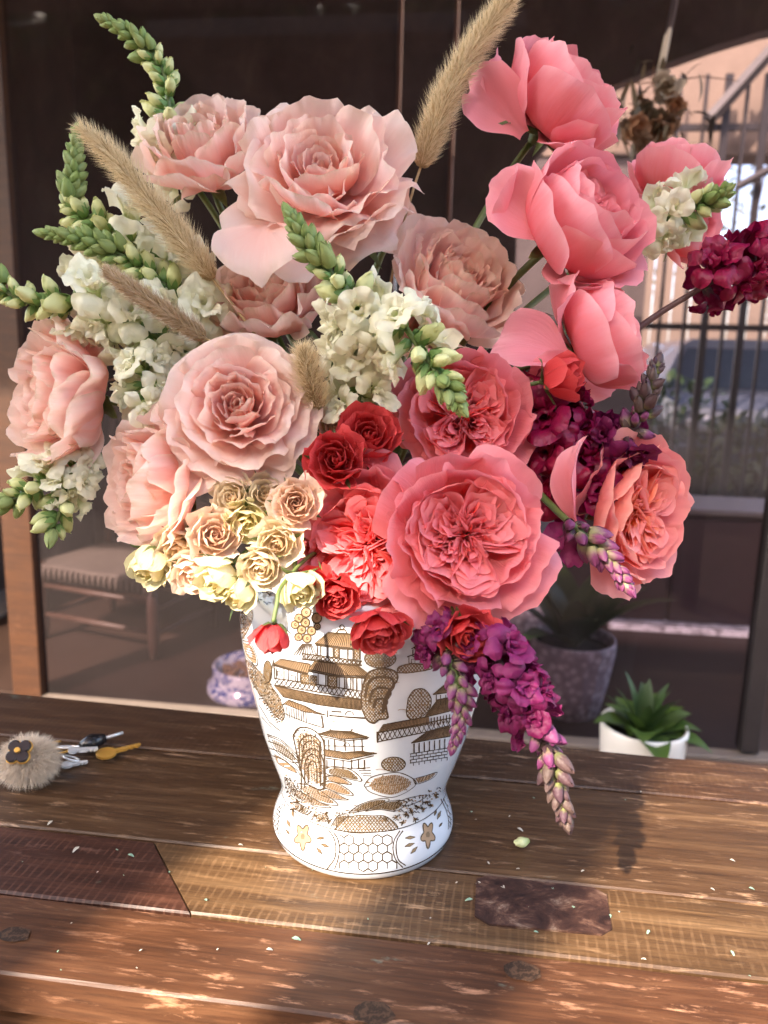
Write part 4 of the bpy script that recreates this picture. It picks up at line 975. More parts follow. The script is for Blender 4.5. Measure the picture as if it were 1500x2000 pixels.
def snapdragon(label, pts, pal, zones, seed, sizes=(.0105, .022, .033), stem=True, facecam=0.0, group='snapdragon spikes in the bouquet', dens=1.0):
    """pts: (px, py, depth) from the tip to where it dives into the bouquet; zones: metres from the tip where tight buds / buds / florets end"""
    rg = random.Random(seed); w = np.array([P(*p) for p in pts]); c = catmull(w, 60); L = np.r_[0, np.cumsum(np.linalg.norm(np.diff(c, axis=0), axis=1))]
    root = tag(empty('snapdragon', c[-1]), label, 'snapdragon', group); o0 = c[-1]
    mo, mb_, mt, mc, ms = PAL[pal]
    at = lambda s: np.array([np.interp(s, L, c[:, i]) for i in range(3)])
    def tan(s):
        d = at(max(0, s - .004)) - at(s + .004); return d / (np.linalg.norm(d) + 1e-9)
    s = .002; k = 0; za, zb, zc = zones
    # the very tip
    t = tan(.002); o = link('tip_bud', proto('tip_bud', 0, mt)); place_child(o, root, at(.004) - o0, t, UP, sizes[0] * 1.1)
    while s < min(zc, L[-1]):
        t = tan(s); p = at(s); a = np.cross(t, [.3, .2, .93]); a /= np.linalg.norm(a); b = np.cross(t, a)
        th = k * GR + rg.uniform(-.25, .25); rad = a * math.cos(th) + b * math.sin(th)
        if s < za:
            f = s / za; sz = sizes[0] * (.62 + .75 * f); d = rad * (.55 + .25 * f) + t * .85
            o = link('tip_bud', proto('tip_bud', k % 3, mt)); place_child(o, root, p + rad * sz * (.10 + .22 * f) - o0, d + np.array([rg.gauss(0, .10) for _ in range(3)]), t, sz * rg.uniform(.78, 1.16)); s += sz * .155 / dens
        elif s < zb:
            f = (s - za) / (zb - za); sz = sizes[1] * (.55 + .55 * f) * rg.uniform(.88, 1.1); d = rad * (.75 + .2 * f) + t * (.62 - .2 * f)
            o = link('bud', proto('bud', k % 4, mb_)); place_child(o, root, p + rad * .0022 - o0, d + np.array([rg.gauss(0, .16) for _ in range(3)]), t, sz * rg.uniform(.85, 1.15))
            q = link('calyx', proto('calyx', k % 3, mc)); q.parent = o; q.scale = (1.12,) * 3; s += sz * .23 / dens
        else:
            sz = sizes[2] * rg.uniform(.82, 1.15); d = rad * .95 + t * rg.uniform(.0, .35) + facecam * (-FW) * .6
            if facecam and rad @ FW > .5 and rg.random() < .7: k += 1; s += .001; continue
            o = link('floret', proto('floret', rg.randrange(6), mo)); place_child(o, root, p + rad * .003 - o0, d, t, sz); o.rotation_quaternion = o.rotation_quaternion @ Matrix.Rotation(rg.uniform(-.4, .4), 3, 'Z').to_quaternion()
            q = link('calyx', proto('calyx', k % 3, mc)); q.parent = o; q.scale = (.62,) * 3; s += sz * .215 / dens
        k += 1
    rad = np.interp(np.linspace(0, 1, len(c)), [0, .3, 1], [.0010, .0021, .0030])
    if stem:
        t = -tan(L[-1] - .002); e = stem_to_vase(c[-1], -t, c[-1], '', None, 0, None, seed)
        full = np.vstack([c, e[1:]]); rad = np.r_[rad, np.full(len(e) - 1, .0030)]
    else: full = c
    MB().tube(full - o0, rad, 8).build('stem', M[ms], root, True)
    return root

# ---- dried grass plumes
def plume_mat(name, a, b):
    t = NT(name); n = t.noise(1.0, t.coord('Object', (260, 260, 260)), 3); return t.bsdf(t.mix(n, a, b), .7, .3, trans=.35)
M['plume'] = plume_mat('dry grass', (.68, .53, .29), (.92, .80, .55)); M['plume_core'] = plume_mat('dry grass seed', (.42, .28, .12), (.66, .50, .28)); M['plume_brown'] = plume_mat('dry grass brown', (.50, .36, .22), (.74, .58, .40))
def plume(label, pts, rad, hair, seed, mat='plume', n=4200):
    rg = np.random.default_rng(seed); w = np.array([P(*p) for p in pts]); c = catmull(w, 40); L = np.r_[0, np.cumsum(np.linalg.norm(np.diff(c, axis=0), axis=1))]; T = L[-1]
    root = tag(empty('grass_plume', c[-1]), label, 'dried grass', 'dried grass plumes'); o0 = c[-1]
    f = L / T; prof = rad * np.interp(f, [0, .06, .25, .7, .95, 1], [.12, .36, .75, 1, .9, .5])
    MB().tube(c - o0, prof * .55, 10).build('core', M['plume_core'], root, True)
    D = np.gradient(c, axis=0); D /= np.linalg.norm(D, axis=1)[:, None]
    def frame(s):
        i = np.interp(s, L, np.arange(len(L))); j = int(min(len(L) - 2, i)); q = i - j; p = c[j] * (1 - q) + c[j + 1] * q; d = -D[j]; a = np.cross(d, [.2, .3, .9]); a /= np.linalg.norm(a); return p, d, a, np.cross(d, a), np.interp(s, L, prof)
    sp = MB()
    for k in range(620):
        s = T * (k + .5) / 620; p, d, a, b, r = frame(s); th = k * GR; e = a * math.cos(th) + b * math.sin(th); ln = .0042 * rg.uniform(.7, 1.3) * min(1, .4 + r / rad)
        q = p + e * r * .52; ax = e * .7 + d * .7; ax /= np.linalg.norm(ax); s1 = np.cross(ax, e); s1 /= np.linalg.norm(s1) + 1e-9; s2 = np.cross(ax, s1); wd = ln * .26
        sp.add([q - ax * ln * .2, q + ax * ln * .35 + s1 * wd, q + ax * ln * .35 - s1 * wd * .5 + s2 * wd * .87, q + ax * ln * .35 - s1 * wd * .5 - s2 * wd * .87, q + ax * ln], [(0, 2, 1), (0, 3, 2), (0, 1, 3), (1, 2, 4), (2, 3, 4), (3, 1, 4)])
    V, F = sp.arr(); tag(link('spikelets', mesh('spikelets', V - o0, F, False), M['plume_core'], root), kind='stuff')
    V = np.zeros((n, 5, 3)); F = []
    for k in range(n):
        s = T * rg.random() ** .95; p, d, a, b, r = frame(s); th = rg.uniform(0, 6.283); e = a * math.cos(th) + b * math.sin(th); ln = hair * rg.uniform(.5, 1.5) * (.55 + .45 * r / rad)
        ax = e * rg.uniform(.45, 1.0) + d * rg.uniform(.35, 1.0); ax /= np.linalg.norm(ax); sd = np.cross(ax, rg.normal(size=3)); sd /= np.linalg.norm(sd); wd = .00020
        q = p + e * r * .45; mid = q + ax * ln * .55; tip = q + ax * ln + d * ln * .12
        V[k] = [q - sd * wd, q + sd * wd, mid + sd * wd * .7, mid - sd * wd * .7, tip]; o = 5 * k; F += [(o, o + 1, o + 2, o + 3), (o + 3, o + 2, o + 4)]
    tag(link('bristles', mesh('bristles', V.reshape(-1, 3) - o0, F, False), M[mat], root), kind='stuff')
    e = stem_to_vase(c[-1], -D[-1] * -1, c[-1], '', None, 0, None, seed); e[1] = c[-1] + D[-1] * .02
    t = D[-1]; e = stem_to_vase(c[-1], -t, c[-1], '', None, 0, None, seed)
    MB().tube(e - o0, .0012, 6).build('stem', M['plume_core'], root, True)

# ================================================================== THE BOUQUET
BL, CO, CR, RD = 'blush garden roses', 'coral pink garden roses', 'cream spray roses', 'red spray roses'
rose('open', 465, 790, 157, .545, (.03, .16, 1), 'blush', 'wide open blush rose with a deep salmon heart beside the small red roses', 11, group=BL, n=46)
rose('loose', 628, 330, 190, .60, (.05, .42, 1), 'blush', 'largest blush rose with browned petal edges at the top of the bouquet', 12, group=BL, n=40)
rose('deep', 390, 278, 124, .67, (-.10, .60, .80), 'blush', 'upright blush rose beside the top left snapdragon spike', 13, group=BL, n=34)
rose('deep', 896, 545, 130, .64, (.42, .40, .80), 'blush', 'ruffled blush rose below the tall grass plume and left of the green stems', 14, group=BL, n=48)
rose('deep', 520, 575, 116, .64, (-.10, .62, .75), 'blush', 'half hidden blush rose under the largest blush rose', 15, group=BL, n=44)
rose('deep', 106, 774, 142, .63, (-.66, .0, .60), 'blush', 'outermost blush rose seen from the side with veined back petals', 16, group=BL, n=46)
rose('deep', 286, 944, 132, .57, (-.70, -.02, .58), 'blush', 'blush rose turned sideways above the cream spray roses', 17, group=BL, n=46)
rose('open', 845, 640, 80, .68, (.3, -.2, .9), 'blush', 'small blush rose buried behind the drooping white snapdragon', 18, group=BL, n=36)
rose('open', 780, 430, 80, .70, (.4, .5, .7), 'blush', 'pale blush rose tucked behind the largest rose near the grass plume', 19, group=BL, n=36)

rose('cup', 915, 1045, 152, .505, (.06, .04, 1), 'coral', 'largest quartered coral rose at the front with a sunlit outer petal', 21, group=CO, guard=4, quarters=5)
rose('cup', 714, 1065, 150, .535, (-.34, -.10, .94), 'coral', 'coral rose tucked to the side of the largest coral rose', 22, group=CO, guard=3)
rose('cup', 905, 808, 128, .565, (-.10, .06, 1), 'coral', 'orange coral rose behind the drooping white snapdragon tip', 23, group=CO, guard=2, quarters=4)
rose('cup', 1264, 1002, 132, .585, (.60, -.12, .79), 'apricot', 'coral rose facing sideways with an apricot heart, lowest at the outer edge', 24, group=CO, guard=3, quarters=4)
rose('bud', 1178, 658, 108, .62, (.86, .30, .28), 'pink', 'pink rose in profile behind the red rosebud with one loose petal', 25, group=CO, guard=2, stem=True)
rose('bud', 1140, 425, 132, .61, (.56, .36, .74), 'pink', 'half open pink rose showing its folded heart, between two pink roses', 26, group=CO, guard=3)
rose('bud', 1100, 195, 118, .66, (.56, .62, .52), 'pink', 'topmost pink rose seen from the side on a green stem', 27, group=CO, guard=3)
rose('bud', 1322, 345, 86, .71, (.25, .90, .25), 'pink', 'pink rose partly hidden by the small white snapdragon tip', 28, group=CO, guard=2)
rose('bud', 1345, 440, 70, .73, (.5, -.1, .5), 'pink', 'small pink rose behind the wine red snapdragon', 29, group=CO, guard=1)

for i, (x, y, r, d, f, k, lab) in enumerate((
    (655, 898, 57, .53, (-.05, .08, 1), 'spray', 'open red spray rose, lower of the pair beside the wide blush rose'),
    (722, 850, 60, .545, (.15, .28, .95), 'spray', 'open red spray rose, upper of the pair near the white florets'),
    (605, 1062, 46, .56, (-.3, .0, .9), 'spray', 'red spray rose squeezed between the cream roses and the coral rose'),
    (618, 1140, 40, .53, (-.2, .4, .8), 'tight', 'red rosebud beside the lowest yellow cream rose'),
    (655, 1168, 46, .52, (.1, -.5, .85), 'spray', 'crumpled red spray rose under the edge of the side coral rose'),
    (742, 1236, 54, .50, (.15, -.72, .66), 'spray', 'red spray rose hanging over the pagoda roof on the jar'),
    (915, 1240, 54, .49, (.22, -.25, .92), 'spray', 'red spray rose beneath the largest coral rose beside the magenta florets'),
    (1102, 737, 54, .56, (.80, .10, .50), 'tight', 'red rosebud with long green sepals beside the pink rose in profile'))):
    rose(k, x, y, r * 1.08, d, f, 'red', lab, 40 + i, 'spray_rose', RD, sepals=True, stem=i not in (4, 5))
rose('tight', 531, 1248, 45, .485, (-.12, -.95, .30), 'red', 'hanging red rosebud on a bent green stem before the jar', 60, 'spray_rose', RD, hang=True, stem=False)
for i, (x, y, r, d, f, k, lab) in enumerate((
    (578, 982, 47, .525, (.05, .1, 1), 'spray', 'open peach cream spray rose with a spiral heart touching the side coral rose'),
    (520, 962, 40, .55, (.1, .25, .9), 'spray', 'cream spray rose behind the open peach one'),
    (452, 972, 40, .545, (-.05, .2, 1), 'spray', 'cream spray rose just below the rim of the wide blush rose'),
    (482, 1022, 42, .54, (.1, -.35, .9), 'spray', 'pale cream spray rose facing down in the middle of the cream cluster'),
    (420, 1045, 49, .535, (.3, .15, .9), 'spray', 'blushed cream spray rose beside the sideways blush rose'),
    (541, 1063, 46, .525, (.0, -.1, 1), 'spray', 'apricot cream spray rose left of the squeezed red rose'),
    (350, 1075, 48, .55, (-.1, -.3, .9), 'spray', 'cream spray rose half under the sideways blush rose'),
    (290, 1105, 48, .55, (-.35, -.65, .6), 'tight', 'outermost greenish cream rosebud pointing down'),
    (375, 1122, 42, .54, (-.1, -.45, .85), 'spray', 'dim cream spray rose at the back of the lower row'),
    (425, 1128, 50, .525, (-.45, -.5, .72), 'tight', 'yellow cream rosebud with curled petals in the lower row'),
    (509, 1110, 40, .52, (-.05, -.35, .95), 'spray', 'small cream spray rose with a tight whorl over the rim of the jar'),
    (465, 1160, 38, .525, (-.5, -.6, .6), 'tight', 'greenish cream bud lowest in the cluster by the jar shoulder'),
    (585, 1152, 44, .51, (.25, -.6, .75), 'tight', 'yellow cream rosebud above the painted fruit'),
    (656, 832, 36, .57, (.05, .3, .95), 'spray', 'tiny peach cream spray rose above the pair of red roses'),
    (640, 962, 34, .56, (.2, .0, .9), 'tight', 'cream bud hidden under the lower open red rose'))):
    rose(k, x, y, r * 1.14, d, f, ('peach', 'cream', 'cream', 'lime', 'peach', 'cream', 'cream', 'lime', 'peach', 'lime', 'cream', 'lime', 'lime', 'peach', 'cream')[i], lab, 70 + i, 'spray_rose', CR, n=(34, 26, 30, 22, 32, 28, 24, 17, 26, 18, 36, 15, 19, 28, 16)[i])

snapdragon('white snapdragon whose green tip leans over the topmost left blush rose', [(200, 38, .68), (262, 75, .68), (318, 140, .68), (330, 210, .68), (345, 300, .69), (420, 420, .70)], 'white', (.055, .125, .17), 101)
snapdragon('white snapdragon with an upright green tip touching the long grass plume', [(150, 258, .66), (146, 330, .66), (140, 400, .66), (195, 440, .65), (290, 500, .66), (400, 590, .68)], 'white', (.062, .115, .19), 102)
snapdragon('white snapdragon with a thick green tip lying under the grass plume', [(84, 455, .62), (170, 470, .62), (250, 505, .625), (330, 565, .63), (390, 610, .64), (460, 680, .66)], 'white', (.066, .115, .16), 103)
snapdragon('white snapdragon reaching out flat to the far edge, heavy with open florets', [(-42, 520, .60), (0, 560, .60), (60, 590, .60), (160, 590, .605), (230, 620, .61), (330, 670, .63), (430, 730, .66)], 'white', (.026, .085, .17), 104)
snapdragon('white snapdragon with a pointed green tip in the middle of the bouquet', [(566, 420, .535), (600, 478, .54), (645, 530, .545), (690, 585, .55), (705, 650, .565), (690, 740, .60)], 'white', (.046, .074, .13), 105, (.0115, .022, .029), facecam=.6)
snapdragon('white snapdragon drooping over the orange coral rose with its green tip down', [(900, 795, .51), (865, 745, .515), (820, 680, .53), (770, 610, .55), (730, 560, .57), (700, 640, .62)], 'white', (.024, .062, .09), 106, (.0105, .023, .029))
snapdragon('white snapdragon hanging low beside the outermost blush rose', [(-8, 985, .62), (30, 975, .62), (85, 945, .62), (140, 920, .63), (230, 880, .65), (360, 830, .67)], 'white', (.020, .040, .085), 107, (.0105, .02, .022))
snapdragon('small white snapdragon spur with a bud hanging straight down at the far edge', [(98, 1042, .62), (118, 1000, .62), (135, 960, .625), (165, 915, .635), (250, 860, .66)], 'white', (.004, .030, .05), 108, (.0105, .022, .022))
snapdragon('white snapdragon with its round tip turned to the viewer before a pink rose', [(1418, 372, .64), (1390, 392, .65), (1350, 405, .66), (1300, 425, .67), (1230, 500, .69), (1150, 600, .70)], 'white', (.016, .038, .075), 109, (.0110, .021, .029))
snapdragon('white florets peeking out between the wide blush rose and its neighbours', [(282, 790, .60), (285, 760, .60), (290, 710, .61), (330, 690, .62), (420, 700, .65)], 'white', (.001, .002, .05), 110, (.008, .019, .024))
snapdragon('white florets gathered above the tiny peach cream rose', [(700, 800, .57), (705, 755, .575), (715, 715, .58), (700, 660, .60), (690, 600, .63)], 'white', (.001, .002, .06), 111, (.008, .019, .024))

snapdragon('wine red snapdragon thrust out to the far edge on a purple stem', [(1570, 470, .64), (1500, 508, .64), (1420, 535, .645), (1340, 580, .65), (1255, 635, .66), (1120, 740, .67)], 'wine', (.002, .004, .092), 120, (.008, .016, .031))
snapdragon('purple snapdragon with an upright scaly tip above the sideways coral rose', [(1285, 708, .575), (1264, 770, .575), (1240, 835, .58), (1195, 860, .59), (1130, 880, .61), (1050, 880, .64)], 'magenta', (.042, .060, .085), 121, (.0105, .017, .024))
snapdragon('deep wine snapdragon clustered between the orange and the sideways coral roses', [(1140, 955, .60), (1110, 920, .60), (1090, 870, .60), (1075, 810, .605), (1040, 780, .63), (980, 760, .66)], 'wine', (.001, .002, .10), 122, (.008, .016, .034), dens=1.5)
snapdragon('scaly snapdragon tip in the sun under the sideways coral rose', [(1226, 1146, .535), (1190, 1095, .54), (1140, 1045, .545), (1090, 1000, .56), (1040, 950, .60)], 'faded', (.052, .062, .064), 123, (.0110, .014, .024))
snapdragon('long magenta snapdragon drooping down past the jar to the table', [(1108, 1608, .48), (1092, 1545, .48), (1072, 1470, .48), (1040, 1395, .485), (990, 1320, .49), (950, 1245, .50), (900, 1180, .53)], 'magenta', (.044, .066, .135), 124, (.0095, .016, .0200), dens=1.05)
snapdragon('faded green and pink snapdragon hanging against the jar', [(884, 1462, .49), (900, 1400, .49), (895, 1340, .49), (875, 1280, .495), (850, 1215, .51), (840, 1150, .54)], 'faded', (.046, .068, .085), 125, (.0075, .013, .017))

plume('tall pale grass plume rising past the top of the picture beside the topmost pink rose', [(1030, -60, .64), (985, 10, .64), (915, 110, .64), (865, 205, .64), (822, 325, .65)], .0155, .0115, 131, n=6500)
plume('long buff grass plume slanting across the white snapdragons', [(156, 250, .60), (215, 300, .60), (285, 385, .60), (345, 455, .605), (415, 545, .61)], .0115, .0125, 132, n=5200)
plume('small brownish grass plume below the long slanting one', [(205, 528, .57), (250, 560, .57), (310, 600, .575), (400, 660, .585)], .0075, .009, 133, 'plume_brown', 3200)
plume('short fluffy grass head beside the wide blush rose', [(592, 678, .535), (600, 720, .54), (612, 765, .55), (622, 800, .56)], .0085, .012, 134, n=2600)
def loose_petal(start_of_label, b, tip, width, nrm, lay, mat, seed, bend=.19):
    root = [o for o in bpy.data.objects if o.get('label', '').startswith(start_of_label)][0]; rg = random.Random(seed)
    B, Tp = P(*b), P(*tip); d = Tp - B; L = np.linalg.norm(d); d /= L; z = face(*nrm); z -= d * (z @ d); z /= np.linalg.norm(z); y = np.cross(z, d); hw = width * b[2] / FPX / L * .5
    V, F, u, v = petal([(0, 0), (.30, bend), (.72, bend * 1.2), (1.0, -.10)], hw * 1.16, 0, 6.0, .08, -.10, .035, .30, .08, .14, 17, 12, rg, cup=-.16)
    W_ = B + L * (V[:, :1] * d + V[:, 1:2] * y + V[:, 2:] * z); add_petal((to_local(root, W_), F, u, v), lay, M[mat], root)
loose_petal('topmost pink rose', (1022, 262, .655), (912, 142, .65), 96, (-.5, .1, .9), .9, 'pink', 1)
loose_petal('half open pink rose', (1075, 470, .60), (962, 345, .595), 110, (-.3, .2, .9), .9, 'pink', 2)
loose_petal('pink rose in profile', (1112, 700, .60), (968, 668, .59), 104, (-.1, .5, .8), .9, 'pink', 3)
loose_petal('pink rose in profile', (1128, 735, .595), (1035, 730, .585), 70, (-.2, .1, .9), .95, 'pink', 7)
loose_petal('coral rose facing sideways', (1125, 1025, .565), (1112, 858, .55), 62, (-.75, .1, .55), .9, 'pink', 4)
loose_petal('largest blush rose', (520, 440, .60), (500, 528, .575), 150, (-.2, .6, .8), 1.0, 'blush', 5)
loose_petal('blush rose turned sideways', (400, 870, .565), (330, 960, .545), 120, (.1, .5, .9), 1.0, 'blush', 6)
# the bent stem of the hanging red bud
_hb = [o for o in bpy.data.objects if o.get('label', '').startswith('hanging red rosebud')][0]
_c = catmull([P(534, 1215, .487), P(541, 1180, .49), P(550, 1145, .50), P(600, 1090, .54), P(650, 1060, .60)], 24)
MB().tube(to_local(_hb, _c), .0014 / _hb.scale[0], 8).build('stem', M['stem'], _hb, True)

# leaves between the flowers
def leaf_thing(label, px, py, depth, aim, size, mat, seed, up=(0, 0, 1)):
    d = face(*aim); V, F = leaf_blade(size, size * .52, .5, 9); o = link('rose_leaf', mesh('rose_leaf', V, F), M[mat]); tag(o, label, 'leaf', 'leaves among the flowers')
    z = np.cross(d, np.cross(np.array(up) + RT * random.uniform(-.4, .4), d)); z /= np.linalg.norm(z); y = np.cross(z, d)
    o.rotation_mode = 'QUATERNION'; o.rotation_quaternion = Matrix(((d[0], y[0], z[0]), (d[1], y[1], z[1]), (d[2], y[2], z[2]))).to_quaternion(); o.location = tuple(P(px, py, depth))
M['leaf_brown'] = leafmat('leaf brown', (.16, .075, .035), (.26, .13, .07), .2)
for a in (('green leaf by the jar shoulder under the lowest cream bud', 500, 1150, .545, (-.8, -.6, .1), .030, 'leaf_bright', 1), ('brown leaf right of the ruffled blush rose', 975, 640, .68, (.7, .3, .2), .05, 'leaf_brown', 2),
          ('brown leaf between the wide blush rose and the outermost one', 330, 760, .68, (-.9, .3, .1), .06, 'leaf_brown', 3), ('dusty leaf under the red rosebud with sepals', 1010, 760, .66, (.6, .4, .1), .06, 'leaf_brown', 4),
          ('green leaf tucked between the cream roses', 455, 1090, .56, (-.3, -.8, .3), .03, 'leaf_dusty', 5), ('dark leaf beside the short fluffy grass head', 660, 790, .62, (-.2, -.8, .2), .045, 'leaf_dark', 6),
          ('dark leaf below the squeezed red spray rose', 590, 1105, .57, (-.4, -.7, .3), .03, 'leaf_dark', 7), ('dusty leaf behind the magenta florets', 850, 1190, .55, (.3, -.8, .2), .04, 'leaf_dark', 8)):
    leaf_thing(*a)

# ================================================================== BEYOND THE TABLE
def chair():
    fl, fr = G(88, 1248, FLOOR), G(302, 1290, FLOOR); wv = fr - fl; wd = np.linalg.norm(wv); wv /= wd; dv = np.cross([0, 0, 1], wv)
    t = tag(empty('rush_seat_chair', (fl + fr) / 2), 'low brown ladder back chair with woven rush seat behind the glass', 'chair'); o0 = (fl + fr) / 2
    A = lambda a, b, z: fl + wv * a * wd + dv * b * .40 + np.array([0, 0, z]) - o0
    m = M['chair_wood']; sh = .30
    for a in (0, 1):
        MB().tube([A(a, 0, .0), A(a, 0, .06), A(a, 0, .2), A(a, 0, sh + .03)], [.016, .021, .023, .020], 10).build('front_leg', m, t, True)
        MB().tube([A(a, 1, .0), A(a, 1, sh), A(a, 1.06, .6), A(a, 1.2, 1.0)], [.016, .021, .020, .015], 10).build('back_post', m, t, True)
        for z in (.10, .20): MB().tube([A(a, 0, z), A(a, .5, z + .003), A(a, 1, z)], [.009, .012, .009], 8).build('rung', m, t, True)
    for z in (.11, .23): MB().tube([A(0, 0, z), A(.5, 0, z), A(1, 0, z)], [.009, .013, .009], 8).build('rung', m, t, True)
    MB().tube([A(0, 1, .15), A(.5, 1, .15), A(1, 1, .15)], [.009, .013, .009], 8).build('rung', m, t, True)
    for k, z in enumerate((.5, .68, .86)):
        b = 1.04 + (z - .5) * .35; mb = MB(); V = []; n = 9
        for i in range(n):
            a = i / (n - 1); bow = .06 * math.sin(math.pi * a)
            for zz, th in ((z - .035, 0), (z + .035 + .02 * math.sin(math.pi * a), 0), (z + .035 + .02 * math.sin(math.pi * a), .03), (z - .035, .03)): V.append(A(a, b + bow + th, zz))
        F = [(i * 4 + j, (i + 1) * 4 + j, (i + 1) * 4 + (j + 1) % 4, i * 4 + (j + 1) % 4) for i in range(n - 1) for j in range(4)]
        mb.add(V, F).build('slat', m, t)
    rush = plain('rush weave', (.09, .07, .058), .8, .35, 60); mb = MB()
    for k in range(26):
        b = -.04 + 1.08 * k / 25; q = min(b, 1 - b) * .5 + .03
        mb.tube([A(-.04, b, sh + .012), A(.25, b, sh + .018), A(.5, b, sh + .012 - .012 * math.sin(math.pi * max(0, min(1, b)))), A(.75, b, sh + .018), A(1.04, b, sh + .012)], .0098 + .0012 * (k % 2), 6)
    for k in range(22): mb.tube([A(-.03 + 1.06 * k / 21, -.05, sh - .035), A(-.03 + 1.06 * k / 21, -.055, sh), A(-.03 + 1.06 * k / 21, -.03, sh + .016)], .0095, 6)
    mb.build('seat', rush, t, True)
chair()
# bowl
def bowl():
    c = G(492, 1348, FLOOR); c[2] = FLOOR + .004
    t = tag(empty('pet_bowl', c), 'blue and white patterned pet bowl on the floor left of the jar', 'bowl')
    prof = [(.02, .0), (.150, 0), (.154, .006), (.152, .030), (.138, .040), (.132, .066), (.134, .094), (.128, .098), (.121, .094), (.114, .05), (.02, .044)]
    mt = NT('blue and white glaze'); n1 = mt.noise(1.0, mt.coord('Object', (42, 42, 60)), 5, .7, 1.2); n2 = mt.noise(1.0, mt.coord('Object', (16, 16, 30)), 3)
    k = mt.math('MULTIPLY', mt.ramp(n1, [(.46, 0.0), (.52, 1.0)]), mt.ramp(n2, [(.42, 0.0), (.5, 1.0)]))
    MB().lathe(prof, 56).build('body', mt.bsdf(mt.mix(k, (.62, .66, .76), (.05, .08, .30)), .12, .5, coat=.4), t, True)
    kb = MB(); rg = random.Random(5)
    for i in range(160):
        a = rg.uniform(0, 6.28); r = .105 * math.sqrt(rg.random()); kb.ball((r * math.cos(a), r * math.sin(a), .062 + rg.uniform(0, .012)), .009, 6, 4, (1, 1, .7))
    tag(kb.build('kibble', plain('kibble', (.22, .13, .08), .8, .4, 200), t, True), kind='stuff')
bowl()
def pot(px, py, rx, yh, label, mat, hgt, taper, rib=0.0, leaves=(), name='plant_pot', plabel='', seed=1):
    q = onplane(px, py, yh); C = H(*q); d = (C - CAMPOS) @ FW; r = rx * d / FPX; h = q[2] - FLOOR - .004
    if hgt: h = hgt
    base = q[2] - h
    t = tag(empty(name, (C[0], C[1], base)), label, 'plant pot')
    prof = [(r * taper * .9, 0), (r * taper, .004), (r * (taper + (1 - taper) * .55), h * .45), (r * .985, h * .85), (r, h * .97), (r * .985, h), (r * .93, h), (r * .91, h * .95), (r * .90, h * .86)]
    n = 72; V = []
    for k, (a, z) in enumerate(prof):
        for i in range(n):
            th = 2 * math.pi * i / n; f = 1 + (rib * math.cos(18 * th + 3.0 * math.sin(z * 60)) * (1 if 1 <= k <= 3 else 0)); V.append((a * f * math.cos(th), a * f * math.sin(th), z))
    F = [(i * n + k, i * n + (k + 1) % n, (i + 1) * n + (k + 1) % n, (i + 1) * n + k) for i in range(len(prof) - 1) for k in range(n)]
    link('body', mesh('body', V, F), mat, t)
    MB().lathe([(.001, h * .875), (r * .5, h * .88), (r * .905, h * .865)], 32).build('soil', M['soil'], t)
    if leaves:
        pt = tag(empty('potted_plant', (C[0], C[1], base + h * .87)), plabel, 'plant'); rg = random.Random(seed)
        for (cnt, ln, wd, e0, e1, mt, bend) in leaves:
            for k in range(cnt):
                a = k * GR + rg.uniform(-.3, .3); e = math.radians(rg.uniform(e0, e1)); L = ln * rg.uniform(.75, 1.15)
                Vl, Fl = leaf_blade(L, wd * rg.uniform(.8, 1.15), bend, 9, .3)
                m = np.array(Matrix.Rotation(a, 3, 'Z') @ Matrix.Rotation(-e, 3, 'Y')); Vl = Vl @ m.T + np.array([math.cos(a), math.sin(a), 0]) * r * .12
                link('leaf', mesh('leaf', Vl, Fl), M[mt], pt)
    return t
def carved():
    t = NT('grey carved glaze'); v = t.n('ShaderNodeTexVoronoi'); v.inputs['Scale'].default_value = 1.0; t.l(t.coord('Object', (38, 38, 38)), v.inputs['Vector'])
    return t.bsdf(t.ramp(v.outputs['Distance'], [(.2, (.72, .68, .72)), (.6, (.40, .35, .40))]), .35, .5, bump=v.outputs['Distance'], bstr=.5, bdist=.01)
M['carved'] = carved(); M['cream_pot'] = plain('cream pot', (.66, .64, .58), .3, .06, 8)
pot(1258, 1412, 83, 1.93, 'plain cream white pot just beyond the table edge', M['cream_pot'], 0, .80, 0, ((9, .15, .085, 12, 40, 'leaf_bright', .6), (8, .11, .070, 35, 65, 'leaf_bright', .5), (12, .15, .034, 55, 86, 'leaf_dark', .3)), 'plant_pot', 'bright green broad leaved plant in the cream white pot', 3)
pot(1118, 1243, 84, YG + .22, 'grey carved round pot with a plant, left of the cream white one', M['carved'], 0, .72, .02, ((9, .34, .11, 25, 60, 'leaf_dark', .5), (5, .26, .09, 60, 80, 'leaf_dark', .4)), 'plant_pot', 'dark broad leaved plant in the grey carved pot', 6)
pot(1045, 1160, 70, YG + .85, 'pale mottled pot partly behind the largest coral rose', M['carved'], 0, .75, .02)
q = [G(-90, 1150, FLOOR), G(74, 1157, FLOOR), G(-70, 1262, FLOOR), G(-220, 1240, FLOOR)]
mt = MB(); mt.add([p + np.array([0, 0, .016]) for p in q] + [p + np.array([0, 0, .005]) for p in q], [(0, 3, 2, 1), (0, 1, 5, 4), (1, 2, 6, 5), (2, 3, 7, 6), (3, 0, 4, 7)])
tag(mt.build('door_mat', plain('woven mat', (.30, .26, .24), .9, .5, 60)), 'pale woven mat on the floor at the far left behind the glass', 'mat')

